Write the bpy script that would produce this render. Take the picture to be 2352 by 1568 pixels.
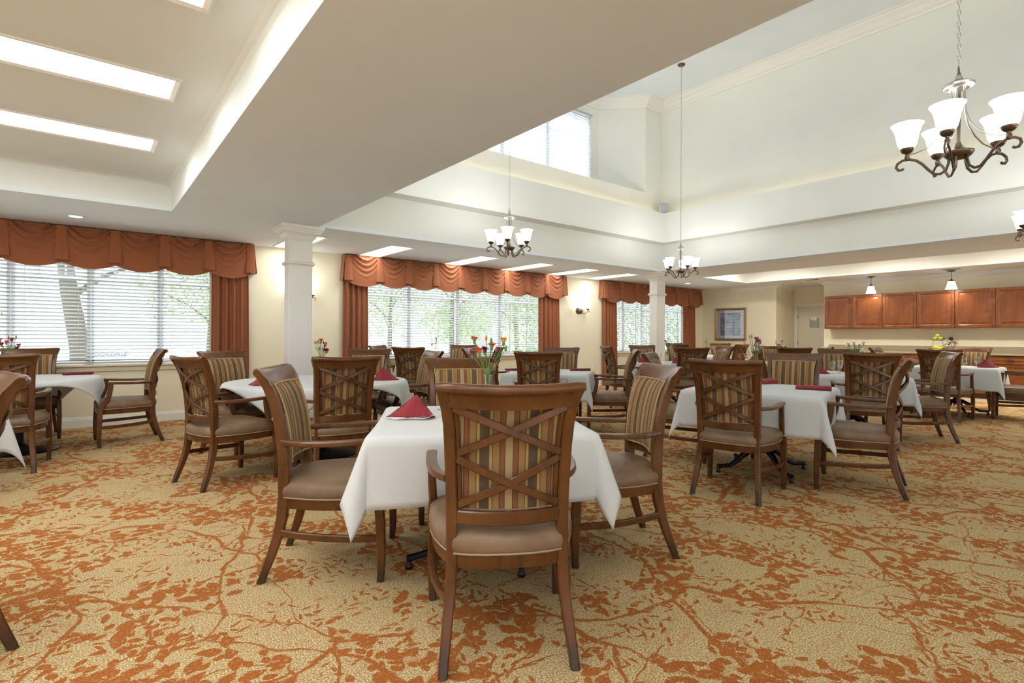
import bpy, math, random
from mathutils import Vector, Matrix
from math import sin, cos, pi, radians, sqrt, atan2, hypot, exp
random.seed(7)
for o in list(bpy.data.objects): bpy.data.objects.remove(o)
SC = bpy.context.scene
COL = SC.collection

# ------------------------------------------------------------------ camera
AZ = radians(51.3); S_, C_ = sin(AZ), cos(AZ)
def rd(r, d): return (S_*r + C_*d, -C_*r + S_*d)
cam = bpy.data.cameras.new('camera'); camo = bpy.data.objects.new('camera', cam); COL.objects.link(camo)
cam.sensor_width = 36; cam.lens = 1230/2352*36; cam.shift_y = -11.8/2352; cam.clip_start = .02; cam.clip_end = 400
Rv = Vector((S_, -C_, 0)); Fv = Vector((C_, S_, 0)); Uv = Vector((0, 0, 1)); ROLL = .00386
Rc = (Rv + Uv*ROLL).normalized(); Uc = (Uv - Rv*ROLL).normalized()
camo.matrix_world = Matrix(((Rc.x, Uc.x, -Fv.x, 0), (Rc.y, Uc.y, -Fv.y, 0), (Rc.z, Uc.z, -Fv.z, 1.2), (0, 0, 0, 1)))
SC.camera = camo
# ------------------------------------------------------------------ world, sun, exposure
W = bpy.data.worlds.new('world'); SC.world = W; W.use_nodes = True
bg = W.node_tree.nodes['Background']; bg.inputs[0].default_value = (.88, .94, 1, 1); bg.inputs[1].default_value = 1.8
sun = bpy.data.lights.new('sun', 'SUN'); sun.energy = 21; sun.angle = .02; sun.color = (1, .97, .92)
suno = bpy.data.objects.new('sun', sun); COL.objects.link(suno); suno.rotation_euler = (radians(38), 0, radians(166))
SC.view_settings.view_transform = 'Standard'; SC.view_settings.look = 'None'
SC.view_settings.exposure = 0.1; SC.view_settings.gamma = 1; SC.view_settings.use_curve_mapping = False
cy = SC.cycles
cy.max_bounces = 6; cy.diffuse_bounces = 4; cy.glossy_bounces = 2; cy.transmission_bounces = 3; cy.transparent_max_bounces = 10
cy.use_adaptive_sampling = True; cy.adaptive_threshold = .08; cy.adaptive_min_samples = 16
cy.caustics_reflective = False; cy.caustics_refractive = False; cy.sample_clamp_indirect = 6; cy.use_denoising = True
TROFFER_W = 16.0; CHAND_W = 6.0; COVE_W = .9; SHADE_E = 3.2; DIFF_E = 4.5
def area(name, loc, sx, sy, w, col=(1, 1, 1), rot=(0, 0, 0)):
    l = bpy.data.lights.new(name, 'AREA'); l.shape = 'RECTANGLE'; l.size = sx; l.size_y = sy; l.energy = w; l.color = col
    o = bpy.data.objects.new(name, l); COL.objects.link(o); o.location = loc; o.rotation_euler = rot
    return o
def point(name, loc, w, col=(1, 1, 1), r=.04, parent=None):
    l = bpy.data.lights.new(name, 'POINT'); l.energy = w; l.color = col; l.shadow_soft_size = r
    o = bpy.data.objects.new(name, l); COL.objects.link(o); o.location = loc
    if parent: o.parent = parent
    return o

# ------------------------------------------------------------------ materials
def mat(name, base=(.8, .8, .8), rough=.5, metal=0., spec=.5, emit=None, es=0., sheen=0.):
    m = bpy.data.materials.new(name); m.use_nodes = True
    b = m.node_tree.nodes['Principled BSDF']
    b.inputs['Base Color'].default_value = (*base, 1); b.inputs['Roughness'].default_value = rough
    b.inputs['Metallic'].default_value = metal; b.inputs['Specular IOR Level'].default_value = spec
    if sheen: b.inputs['Sheen Weight'].default_value = sheen
    if emit: b.inputs['Emission Color'].default_value = (*emit, 1); b.inputs['Emission Strength'].default_value = es
    return m
class N:                                       # tiny node helper
    def __init__(s, m): s.t = m.node_tree; s.b = s.t.nodes.get('Principled BSDF')
    def n(s, kind, **k):
        x = s.t.nodes.new('ShaderNode'+kind)
        for a, v in k.items(): setattr(x, a, v)
        return x
    def put(s, sock, v):
        if isinstance(v, bpy.types.NodeSocket): s.t.links.new(v, sock)
        elif isinstance(v, tuple) and len(v) == 3 and sock.type == 'RGBA': sock.default_value = (*v, 1)
        else: sock.default_value = v
    def math(s, op, a, b=0., c=None, clamp=False):
        x = s.n('Math', operation=op); x.use_clamp = clamp
        s.put(x.inputs[0], a); s.put(x.inputs[1], b)
        if c is not None: s.put(x.inputs[2], c)
        return x.outputs[0]
    def vmath(s, op, a, b=(0, 0, 0)):
        x = s.n('VectorMath', operation=op); s.put(x.inputs[0], a)
        if op == 'SCALE': s.put(x.inputs[3], b)
        else: s.put(x.inputs[1], b)
        return x.outputs[0]
    def step(s, v, lo, hi, a=0., b=1.):
        x = s.n('MapRange', interpolation_type='SMOOTHSTEP'); s.put(x.inputs[0], v)
        for i, q in enumerate((lo, hi, a, b)): s.put(x.inputs[1+i], q)
        return x.outputs[0]
    def noise(s, vec, scale, detail=2., rough=.5, out=0):
        x = s.n('TexNoise'); s.put(x.inputs['Vector'], vec); x.inputs['Scale'].default_value = scale
        x.inputs['Detail'].default_value = detail; x.inputs['Roughness'].default_value = rough
        return x.outputs[out]
    def mix(s, f, a, b):
        x = s.n('Mix', data_type='RGBA'); s.put(x.inputs[0], f); s.put(x.inputs[6], a); s.put(x.inputs[7], b)
        return x.outputs[2]
    def mapping(s, vec, scale=(1, 1, 1), rot=(0, 0, 0), loc=(0, 0, 0)):
        x = s.n('Mapping'); s.put(x.inputs[0], vec); x.inputs[1].default_value = loc; x.inputs[2].default_value = rot; x.inputs[3].default_value = scale
        return x.outputs[0]
    def obj(s): return s.n('TexCoord').outputs['Object']
    def bump(s, h, strength=.2, dist=.01):
        x = s.n('Bump'); s.put(x.inputs['Height'], h); x.inputs['Strength'].default_value = strength; x.inputs['Distance'].default_value = dist
        s.t.links.new(x.outputs[0], s.b.inputs['Normal'])
    def color(s, c): s.put(s.b.inputs['Base Color'], c)
    def rough(s, c): s.put(s.b.inputs['Roughness'], c)
def plaster(name, col, rough=.75, bump=.12):
    m = mat(name, col, rough, spec=.3); n = N(m); p = n.obj()
    a = n.noise(p, 1.3, 3); n.color(n.mix(n.step(a, .3, .7), tuple(c*.97 for c in col), col))
    n.bump(n.noise(p, 60, 3), bump, .004); return m
M_wall = plaster('wall_paint', (.84, .77, .58))
M_high = plaster('upper_wall_paint', (.83, .83, .77))
M_ceil = plaster('ceiling_paint', (.82, .87, .90))
M_trim = mat('white_trim', (.82, .80, .75), .4)
M_sill = mat('sill_paint', (.74, .66, .50), .45)
M_door = mat('door_paint', (.76, .72, .60), .45)
def wood(name, dark, mid, light, scale=1., rough=.28, axis=2):
    m = mat(name, mid, rough, spec=.5); n = N(m); p = n.obj()
    sc = [9*scale, 9*scale, 9*scale]; sc[axis] = 1.2*scale
    g = n.noise(n.mapping(p, tuple(sc)), 3, 3, .55); h = n.noise(p, 3.5*scale, 2)
    c = n.mix(n.step(g, .15, .65), dark, mid); c = n.mix(n.step(h, .45, .8, 0, .7), c, light)
    n.color(c); n.rough(n.step(h, .3, .8, rough-.04, rough+.08))
    return m
M_wood = wood('chair_wood', (.060, .020, .005), (.112, .039, .0095), (.170, .063, .016))
n = N(M_wood); p = n.obj(); _s = n.n('SeparateXYZ'); n.put(_s.inputs[0], p)      # scuffed dark feet
_c = M_wood.node_tree.nodes['Principled BSDF'].inputs['Base Color'].links[0].from_socket
n.color(n.mix(n.math('MULTIPLY', n.step(n.math('ADD', _s.outputs[2], n.math('MULTIPLY', n.noise(p, 18, 3), .12)), .08, .20, 1, 0), .75), _c, (.035, .022, .014)))
M_cab = wood('cabinet_wood', (.14, .038, .010), (.20, .060, .016), (.26, .088, .026), .7, .25)
M_cabdark = wood('cabinet_dark_wood', (.06, .02, .01), (.08, .03, .012), (.10, .04, .015), .7, .5)  # darker wood tone for the toe kicks
M_seat = mat('brown_leather', (.24, .155, .092), .45, spec=.35); n = N(M_seat); p = n.obj()
a = n.noise(p, 5, 4); b = n.noise(n.mapping(p, (40, 40, 40)), 1.5, 4, .7)
n.color(n.mix(n.step(a, .35, .7), (.165, .100, .056), (.245, .158, .094))); n.rough(n.step(b, .3, .7, .36, .52)); n.bump(b, .1, .003)
M_pipe = mat('piping_leather', (.32, .23, .15), .45)
# striped upholstery: the sequence mirrors about each pale stripe, one repeat 0.18 m
M_fab = mat('striped_fabric', (.5, .35, .18), .75, spec=.2, sheen=.04); n = N(M_fab); p = n.obj()
sx = n.n('SeparateXYZ'); n.put(sx.inputs[0], p)
t = n.math('ABSOLUTE', n.math('SUBTRACT', n.math('MODULO', n.math('ADD', sx.outputs[0], 9.09), .18), .09))
t = n.math('DIVIDE', t, .09)                     # 0 at the pale stripe .. 1 mid brown
cr = n.n('ValToRGB'); cr.color_ramp.interpolation = 'CONSTANT'; n.put(cr.inputs[0], t)
TAN, DK, RED, OCH, YEL, BRN = (.36, .26, .13), (.080, .046, .026), (.215, .068, .032), (.29, .16, .055), (.39, .28, .095), (.098, .058, .033)
seq = [(0, TAN), (.15, DK), (.19, RED), (.35, DK), (.395, OCH), (.66, DK), (.69, YEL), (.80, BRN)]
el = cr.color_ramp.elements; el[0].position = 0; el[0].color = (*TAN, 1); el[1].position = .15; el[1].color = (*DK, 1)
for q, c in seq[2:]: e = el.new(q); e.color = (*c, 1)
w = n.noise(n.mapping(p, (300, 300, 40)), 2, 2)
n.color(n.mix(n.math('MULTIPLY', w, .12), cr.outputs[0], (.40, .30, .17))); n.bump(n.noise(p, 400, 2), .15, .002)
M_gimp = mat('gold_gimp', (.40, .29, .13), .6)
M_glide = mat('clear_glide', (.5, .47, .42), .4)
# carpet
M_carpet = mat('branch_pattern_carpet', (.6, .45, .2), .95, spec=.1); n = N(M_carpet); P0 = n.obj()
wv = n.vmath('SUBTRACT', n.noise(P0, 1.3, 2, .5, 1), (.5, .5, .5))
Pw = n.vmath('ADD', P0, n.vmath('SCALE', wv, .42))
w2 = n.vmath('SUBTRACT', n.noise(P0, 14, 2, .5, 1), (.5, .5, .5))
Pw = n.vmath('ADD', Pw, n.vmath('SCALE', w2, .035))
def branch(scale, loc, stretch, rot, lo, hi, keep):
    v = n.n('TexVoronoi', feature='DISTANCE_TO_EDGE', voronoi_dimensions='2D'); v.inputs['Scale'].default_value = scale
    n.put(v.inputs['Vector'], n.mapping(Pw, stretch, (0, 0, rot), loc))
    th = n.step(n.noise(n.vmath('ADD', P0, loc), 1.1, 1), .35, .65, lo, hi)
    m = n.step(n.math('SUBTRACT', v.outputs['Distance'], th), -.004, .006, 1, 0)
    k = n.step(n.noise(n.vmath('ADD', P0, (loc[1]+5, loc[0], 0)), .9, 1), keep, keep+.03)
    return n.math('MULTIPLY', m, k), v.outputs['Distance']
b1, d1 = branch(1.05, (.3, .2, 0), (1, .62, 1), .35, .005, .014, .28)
b2, d2 = branch(1.5, (7.3, 2.2, 0), (1, .5, 1), -.5, .004, .012, .38)
b3, d3 = branch(3.4, (3.3, 9.2, 0), (.55, 1, 1), 1.0, .004, .014, .48)
def leaves(scale, loc, la, lb, near, rnd):
    v = n.n('TexVoronoi', feature='F1', voronoi_dimensions='2D'); v.inputs['Scale'].default_value = scale
    q = n.mapping(n.vmath('ADD', P0, n.vmath('SCALE', w2, .02)), (1, 1, 1), (0, 0, 0), loc); n.put(v.inputs['Vector'], q)
    loc_v = n.vmath('SUBTRACT', q, v.outputs['Position'])
    sp = n.n('SeparateXYZ'); n.put(sp.inputs[0], loc_v)
    sc = n.n('SeparateColor'); n.put(sc.inputs[0], v.outputs['Color'])
    an = n.math('MULTIPLY', sc.outputs[0], 6.283)
    ca, sa = n.math('COSINE', an), n.math('SINE', an)
    u = n.math('ADD', n.math('MULTIPLY', sp.outputs[0], ca), n.math('MULTIPLY', sp.outputs[1], sa))
    w_ = n.math('SUBTRACT', n.math('MULTIPLY', sp.outputs[1], ca), n.math('MULTIPLY', sp.outputs[0], sa))
    u2 = n.math('POWER', n.math('ABSOLUTE', n.math('DIVIDE', u, la)), 2.); w3 = n.math('ABSOLUTE', n.math('DIVIDE', w_, lb))
    e = n.step(n.math('ADD', u2, w3), .9, 1.1, 1, 0)
    k = n.step(sc.outputs[1], rnd, rnd+.01)
    return n.math('MULTIPLY', n.math('MULTIPLY', e, k), near)
cl = n.noise(P0, 2.6, 2)
nearb = n.step(n.math('MINIMUM', d1, d2), .05, .34, 1, 0)
cl1 = n.step(n.math('ADD', cl, n.math('MULTIPLY', nearb, .15)), .63, .645)
l1 = leaves(12, (1.7, .4, 0), .050, .026, cl1, .25)
l2 = leaves(17, (4.1, 8.4, 0), .030, .017, cl1, .2)
l3 = leaves(22, (2.1, 3.4, 0), .034, .0075, n.step(n.noise(P0, 3.1, 2), .47, .52), .35)
pat = n.math('MAXIMUM', n.math('MAXIMUM', n.math('MAXIMUM', b1, b2), b3), n.math('MAXIMUM', n.math('MAXIMUM', l1, l2), l3), clamp=True)
pile = n.noise(P0, 150, 2, .6); pile2 = n.noise(P0, 55, 2, .6)
ground = n.mix(n.step(pile, .40, .62), (.33, .21, .09), (.65, .51, .28))
wash = n.step(n.noise(n.mapping(P0, (1, 2.2, 1), (0, 0, .5)), 5, 5, .75), .52, .74)
ground = n.mix(n.math('MULTIPLY', wash, n.step(pile2, .35, .62, .15, .75)), ground, (.42, .19, .065))
rust = n.mix(n.step(pile, .35, .65), (.28, .085, .018), (.40, .135, .030))
n.color(n.mix(n.math('MULTIPLY', pat, n.step(pile2, .25, .45, .55, 1.)), ground, rust))
n.bump(pile, .5, .006)
for q in M_carpet.node_tree.nodes:
    if q.type == 'TEX_NOISE': q.noise_dimensions = '2D'
M_cloth = mat('white_linen', (.60, .61, .605), .8, spec=.2, sheen=.1); n = N(M_cloth); p = n.obj(); n.bump(n.noise(p, 500, 2), .05, .001)
M_napkin = mat('burgundy_linen', (.27, .028, .038), .8, spec=.2, sheen=.2)
M_napdk = mat('dark_burgundy_linen', (.17, .015, .026), .8, spec=.2, sheen=.1)
M_drape = mat('rust_drapery', (.40, .135, .055), .75, spec=.2, sheen=.25); n = N(M_drape); p = n.obj()
n.color(n.mix(n.noise(n.mapping(p, (60, 60, 3)), 3, 2), (.26, .080, .030), (.35, .118, .048)))
M_lining = mat('curtain_lining', (.75, .68, .55), .8)
M_slat = mat('backlit_grey_slat', (.44, .47, .50), .45)  # backlit shade of the white slats is put into this grey
M_slat2 = mat('white_vinyl_slat', (.85, .87, .90), .5); M_slat2.node_tree.nodes['Principled BSDF'].inputs['Subsurface Weight'].default_value = 0.
_t = M_slat2.node_tree; _mx = _t.nodes.new('ShaderNodeMixShader'); _tl = _t.nodes.new('ShaderNodeBsdfTranslucent'); _tl.inputs[0].default_value = (.85, .88, .92, 1); _mx.inputs[0].default_value = .7
_o = [q for q in _t.nodes if q.type == 'OUTPUT_MATERIAL'][0]; _t.links.new(_t.nodes['Principled BSDF'].outputs[0], _mx.inputs[1]); _t.links.new(_tl.outputs[0], _mx.inputs[2]); _t.links.new(_mx.outputs[0], _o.inputs[0])
M_frame = mat('vinyl_window_frame', (.78, .80, .82), .4)
M_cord = mat('blind_cord', (.75, .72, .66), .7)
M_tassel = mat('wood_tassel', (.55, .42, .25), .5)
M_black = mat('black_iron', (.010, .010, .012), .35, .3)
M_bronze = mat('brushed_bronze', (.16, .12, .085), .32, .95)
M_nickel = mat('brushed_nickel', (.52, .50, .47), .28, 1.)
M_silver = mat('polished_steel', (.75, .75, .74), .15, 1.)
M_pewter = mat('dark_pewter', (.10, .09, .08), .3, .9)
def shade_mat(name, e):
    m = mat(name, (.95, .95, .93), .4); n = N(m); p = n.obj()
    b = n.b; n.put(b.inputs['Emission Color'], (1., .985, .95)); b.inputs['Emission Strength'].default_value = e; return m
M_shade = shade_mat('lit_opal_glass', SHADE_E)
M_diff = mat('lit_diffuser', (.9, .9, .9), .4, emit=(1, .985, .95), es=DIFF_E)
M_can = mat('lit_can_lamp', (.9, .9, .9), .4, emit=(1, .97, .9), es=9.)
def glass(name, tint=(1, 1, 1), refl=.1, rough=.02):
    m = bpy.data.materials.new(name); m.use_nodes = True; t = m.node_tree; t.nodes.clear()
    o = t.nodes.new('ShaderNodeOutputMaterial'); mx = t.nodes.new('ShaderNodeMixShader'); tr = t.nodes.new('ShaderNodeBsdfTransparent'); gl = t.nodes.new('ShaderNodeBsdfGlossy')
    tr.inputs[0].default_value = (*tint, 1); gl.inputs['Roughness'].default_value = rough
    lw = t.nodes.new('ShaderNodeLayerWeight'); lw.inputs[0].default_value = .35
    mr = t.nodes.new('ShaderNodeMapRange'); mr.inputs[3].default_value = refl*.4; mr.inputs[4].default_value = min(1, refl*5)
    t.links.new(lw.outputs['Facing'], mr.inputs[0]); t.links.new(mr.outputs[0], mx.inputs[0])
    t.links.new(tr.outputs[0], mx.inputs[1]); t.links.new(gl.outputs[0], mx.inputs[2]); t.links.new(mx.outputs[0], o.inputs[0]); return m
M_glass = glass('clear_glass', (.985, .99, .985), .13)
M_pane = glass('window_glass', (.95, .97, .97), .06)
M_water = glass('water', (.96, .98, .97), .06)
M_counter = mat('speckled_stone', (.36, .29, .17), .35); n = N(M_counter); p = n.obj()
n.color(n.mix(n.step(n.noise(p, 90, 3), .4, .65), (.29, .23, .13), (.42, .35, .22)))
M_gold = mat('gold_frame', (.38, .25, .09), .35, .7)
M_mat = mat('picture_mat', (.70, .71, .73), .6)
M_art = mat('picture_print', (.2, .24, .3), .5); n = N(M_art); p = n.obj()
n.color(n.mix(n.step(n.noise(p, 5, 4), .35, .65), (.16, .19, .26), (.42, .44, .50)))
M_tile = mat('beige_tile', (.55, .45, .29), .4)
M_speaker = mat('grey_speaker', (.52, .55, .58), .6)
M_plate = mat('white_plate', (.78, .76, .70), .4)
M_plug = mat('black_plug', (.012, .012, .012), .4)
M_vent = mat('vent_metal', (.45, .42, .38), .5); M_slot = mat('vent_slot', (.05, .045, .04), .8)
M_stem = mat('flower_stem', (.13, .24, .07), .6); M_leaf = mat('flower_leaf', (.16, .28, .09), .6)
M_apple = mat('green_apple', (.45, .52, .05), .3); M_banana = mat('banana_skin', (.72, .56, .09), .45); M_btip = mat('banana_tip', (.28, .20, .06), .6)
M_bark = mat('tree_bark', (.11, .095, .085), .9); M_fol = mat('foliage', (.24, .33, .13), .7); M_fol2 = mat('hedge_leaves', (.15, .25, .09), .7)
M_pave = mat('pale_pavement', (.68, .68, .66), .8); M_sign = mat('white_sign_wall', (.8, .8, .78), .7); M_letter = mat('navy_letters', (.06, .08, .16), .6)
M_garage = mat('grey_siding', (.42, .44, .46), .8); M_roof = mat('grey_roof', (.22, .22, .23), .9)

# ------------------------------------------------------------------ mesh helper
class G:
    def __init__(s): s.v = []; s.f = []
    def add(s, vs, fs):
        b = len(s.v); s.v += [tuple(v) for v in vs]; s.f += [tuple(i+b for i in f) for f in fs]
    def box(s, x0, x1, y0, y1, z0, z1):
        s.add([(x0, y0, z0), (x1, y0, z0), (x1, y1, z0), (x0, y1, z0), (x0, y0, z1), (x1, y0, z1), (x1, y1, z1), (x0, y1, z1)],
              [(0, 3, 2, 1), (4, 5, 6, 7), (0, 1, 5, 4), (1, 2, 6, 5), (2, 3, 7, 6), (3, 0, 4, 7)]); return s
    def cbox(s, x0, x1, y0, y1, z0, z1, c=.004):     # box with chamfered vertical and top edges (loft of octagons)
        def ring(z, i):
            a, b, d, e = x0+i, x1-i, y0+i, y1-i
            return [(a+c, d, z), (b-c, d, z), (b, d+c, z), (b, e-c, z), (b-c, e, z), (a+c, e, z), (a, e-c, z), (a, d+c, z)]
        s.loft([ring(z0, c), ring(z0+c, 0), ring(z1-c, 0), ring(z1, c)]); return s
    def loft(s, rings, cap=True, closed=True, loop=False):
        m = len(rings[0]); vs = [p for r in rings for p in r]; fs = []; k = len(rings)
        for i in range(k if loop else k-1):
            j = (i+1) % k
            for q in range(m if closed else m-1):
                w = (q+1) % m; fs.append((i*m+q, i*m+w, j*m+w, j*m+q))
        if cap and closed and not loop: fs += [tuple(range(m-1, -1, -1)), tuple((k-1)*m+q for q in range(m))]
        s.add(vs, fs); return s
    def lathe(s, prof, n=16, c=(0, 0, 0), cap=True):
        s.loft([[(c[0]+r*cos(2*pi*i/n), c[1]+r*sin(2*pi*i/n), c[2]+z) for i in range(n)] for r, z in prof], cap); return s
    def tube(s, path, w, h=None, up=(0, 0, 1), n=8, sc=None, rect=False, loop=False, cap=True):
        h = w if h is None else h; up = Vector(up); P = [Vector(p) for p in path]; rings = []; k = len(P)
        if rect:
            c = min(w, h)*.22; sec = [(-w/2+c, -h/2), (w/2-c, -h/2), (w/2, -h/2+c), (w/2, h/2-c), (w/2-c, h/2), (-w/2+c, h/2), (-w/2, h/2-c), (-w/2, -h/2+c)]
        else: sec = [(w/2*cos(2*pi*i/n), h/2*sin(2*pi*i/n)) for i in range(n)]
        for i, p in enumerate(P):
            a = P[(i-1) % k] if (loop or i) else p; b = P[(i+1) % k] if (loop or i < k-1) else p
            t = (b-a).normalized(); x = t.cross(up)
            if x.length < 1e-4: x = t.cross(Vector((1, 0, 0)))
            x.normalize(); y = x.cross(t).normalized(); q = sc[i] if sc else 1
            qa, qb = q if isinstance(q, tuple) else (q, q)
            rings.append([tuple(p + x*(u*qa) + y*(v*qb)) for u, v in sec])
        s.loft(rings, cap, True, loop); return s
    def ball(s, c, r, n=8, m=6, sq=(1, 1, 1)):
        s.loft([[(c[0]+r*sq[0]*sin(pi*j/m)*cos(2*pi*i/n), c[1]+r*sq[1]*sin(pi*j/m)*sin(2*pi*i/n), c[2]+r*sq[2]*cos(pi*j/m)) for i in range(n)] for j in [.08]+list(range(1, m))+[m-.08]]); return s
    def grid(s, nx, ny, fn):
        s.add([fn(i/nx, j/ny) for j in range(ny+1) for i in range(nx+1)], [(j*(nx+1)+i, j*(nx+1)+i+1, (j+1)*(nx+1)+i+1, (j+1)*(nx+1)+i) for j in range(ny) for i in range(nx)]); return s
    def mesh(s, name, m, smooth=True, ang=38):
        me = bpy.data.meshes.new(name); me.from_pydata(s.v, [], s.f); me.update(); me.materials.append(m)
        if smooth: me.shade_smooth(); me.set_sharp_from_angle(angle=radians(ang))
        return me
    def build(s, name, m, parent=None, loc=None, rz=0, smooth=True, ang=38, **k):
        o = bpy.data.objects.new(name, s.mesh(name, m, smooth, ang)); COL.objects.link(o)
        if parent: o.parent = parent
        if loc: o.location = loc
        if rz: o.rotation_euler = (0, 0, rz)
        return tag(o, **k)
def tag(o, label=None, cat=None, group=None, kind=None):
    if label: o['label'] = label
    if cat: o['category'] = cat
    if group: o['group'] = group
    if kind: o['kind'] = kind
    return o
def empty(name, loc=(0, 0, 0), rz=0, **k):
    o = bpy.data.objects.new(name, None); COL.objects.link(o); o.location = loc; o.rotation_euler = (0, 0, rz); o.empty_display_size = .1
    return tag(o, **k)
def inst(name, me, parent=None, loc=None, rot=None):
    o = bpy.data.objects.new(name, me); COL.objects.link(o)
    if parent: o.parent = parent
    if loc: o.location = loc
    if rot: o.rotation_euler = rot
    return o
KIDS = {}
def dup(root, loc, rz, label=None, group=None):
    r = root.copy(); COL.objects.link(r); r.location = loc; r.rotation_euler = (0, 0, rz)
    if label: r['label'] = label
    if group: r['group'] = group
    if root.name not in KIDS: KIDS[root.name] = [(c, list(c.children)) for c in root.children]
    for c, gs in KIDS[root.name]:
        d = c.copy(); COL.objects.link(d); d.parent = r
        for g in gs: e = g.copy(); COL.objects.link(e); e.parent = d
    return r
ST = dict(kind='structure')
def ppx(seq, z): return [(x, y, z) for x, y in seq]

# ------------------------------------------------------------------ room shell
ZC = 2.58; YW = 8.9; XR = 14.4
G().box(-6, 15.7, -5, YW+.15, -.12, 0).build('floor', M_carpet, smooth=False, **ST)
G().box(13.2, XR, -5, 5.4, .0005, .004).build('trim_1', M_tile, smooth=False, **ST)      # tile strip along the counter
# window wall with three openings
WIN = [(-1.46, 1.62), (3.62, 8.1), (10.25, 13.45)]; ZS, ZH = .80, 2.36
g = G(); g.box(-6, 15.7, YW, YW+.15, 0, ZS); g.box(-6, 15.7, YW, YW+.15, ZH, 3)
xs = [-6]+[q for w in WIN for q in w]+[15.7]
for i in range(0, len(xs), 2): g.box(xs[i], xs[i+1], YW, YW+.15, ZS, ZH)
g.build('wall_back', M_wall, smooth=False, **ST)
g = G(); g.box(XR, 15.46, -5, 5.55, 0, 3); g.box(XR, 15.46, 6.73, YW, 0, 3); g.box(15.46, 15.6, 5.4, 6.9, 2.08, 3)
g.box(15.46, 15.6, 6.66, 6.9, 0, 2.08); g.box(15.46, 15.6, 5.4, 5.76, 0, 2.08)
g.build('wall_right', M_wall, smooth=False, **ST)
g = G(); g.box(-6.15, -6, -5, YW, 0, .8); g.box(-6.15, -6, -5, YW, ZH, 3.2)
for a, b in ((-5, -3.6), (.3, 1.2), (5.4, YW)): g.box(-6.15, -6, a, b, .8, ZH)  # gaps left in this unseen wall are added to let in fill daylight
g.build('wall_left', M_wall, smooth=False, **ST)
g = G(); g.box(-6, 15.7, -5.15, -5, 0, .12); g.box(-6, 15.7, -5.15, -5, ZH, 3.2)
for a, b in ((-6, -5), (-1, 0), (4.2, 5.2), (9.4, 10.2), (14.2, 15.7)): g.box(a, b, -5.15, -5, .12, ZH)  # tall openings added behind the camera for daylight and ground bounce
g.build('wall_front', M_wall, smooth=False, **ST)
# low ceiling with three raised openings
CO = (-5, .77, -3.6, 7.03); HI = (2.33, 9.5, -3.6, 6.85); TR = (11.2, 13.2, -3.6, 6.93)
g = G()
xs = [-6, CO[0], CO[1], HI[0], HI[1], TR[0], TR[1], 15.7]
for i in (0, 2, 4, 6): g.box(xs[i], xs[i+1], -5, YW, ZC, ZC+.05)
for q in (CO, HI, TR): g.box(q[0], q[1], -5, q[2], ZC, ZC+.05); g.box(q[0], q[1], q[3], YW, ZC, ZC+.05)
g.build('ceiling', M_ceil, smooth=False, **ST)
def well(name, q, zt, m, ch=.03):               # raised tray: four faces and a lid, soft upper edge
    x0, x1, y0, y1 = q
    def ring(z, i): return [(x0-i, y0-i, z), (x1+i, y0-i, z), (x1+i, y1+i, z), (x0-i, y1+i, z)]
    rs = [ring(ZC+.05, 0), ring(zt-ch, 0), ring(zt-ch*.3, -ch*.3), ring(zt, -ch)]
    gg = G(); gg.loft([list(reversed(r)) for r in rs], False); k = len(gg.v)
    gg.f.append((k-4, k-3, k-2, k-1)); gg.build(name, m, smooth=False, **ST)
well('ceiling_coffer', CO, 2.87, plaster('coffer_paint', (.82, .84, .80)), .05); well('ceiling_tray', TR, 2.92, M_high)
# high central volume
ZT = 6.08; x0, x1, y0, y1 = HI; BX0, BX1, BZ = 3.2, 8.97, 4.15
g = G()
for a, b, c, d in ((y0, y1, ZC+.05, 4.2), (y0, y1, 5.72, ZT), (y0, -2.8, 4.2, 5.72), (1.3, 1.7, 4.2, 5.72), (5.8, y1, 4.2, 5.72)): g.box(x0-.1, x0, a, b, c, d)  # high openings on this hidden side are added to bring in cool daylight
g.box(x1, x1+.1, y0, y1+.1, ZC+.05, ZT); g.box(x0-.1, x1+.1, y0-.1, y0, ZC+.05, ZT)
g.box(x0-.1, x1+.1, y1, y1+.1, ZC+.05, BZ); g.box(x0-.1, BX0, y1, y1+.1, BZ, ZT); g.box(BX1, x1+.1, y1, y1+.1, BZ, ZT)
# bay with splayed cheeks
e = .68
g.add([(BX1, y1, BZ), (BX1-e, y1+e, BZ), (BX1-e, y1+e, ZT), (BX1, y1, ZT)], [(0, 1, 2, 3)])
g.add([(BX0, y1, BZ), (BX0+e, y1+e, BZ), (BX0+e, y1+e, ZT), (BX0, y1, ZT)], [(0, 1, 2, 3)])
g.add([(BX0, y1, BZ), (BX1, y1, BZ), (BX1-e, y1+e, BZ), (BX0+e, y1+e, BZ)], [(0, 1, 2, 3)])
CW = (BX0+e+.22, BX1-e-.22, 4.2, 5.68); yb = y1+e
g.box(BX0+e-.1, BX1-e+.1, yb, yb+.1, BZ-.1, CW[2]); g.box(BX0+e-.1, BX1-e+.1, yb, yb+.1, CW[3], ZT)
g.box(BX0+e-.1, CW[0], yb, yb+.1, CW[2], CW[3]); g.box(CW[1], BX1-e+.1, yb, yb+.1, CW[2], CW[3])
g.build('wall_clerestory', M_high, smooth=False, **ST)
G().box(x0-.2, x1+.2, y0-.2, yb+.2, ZT, ZT+.08).build('ceiling_high', M_ceil, smooth=False, **ST)
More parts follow.
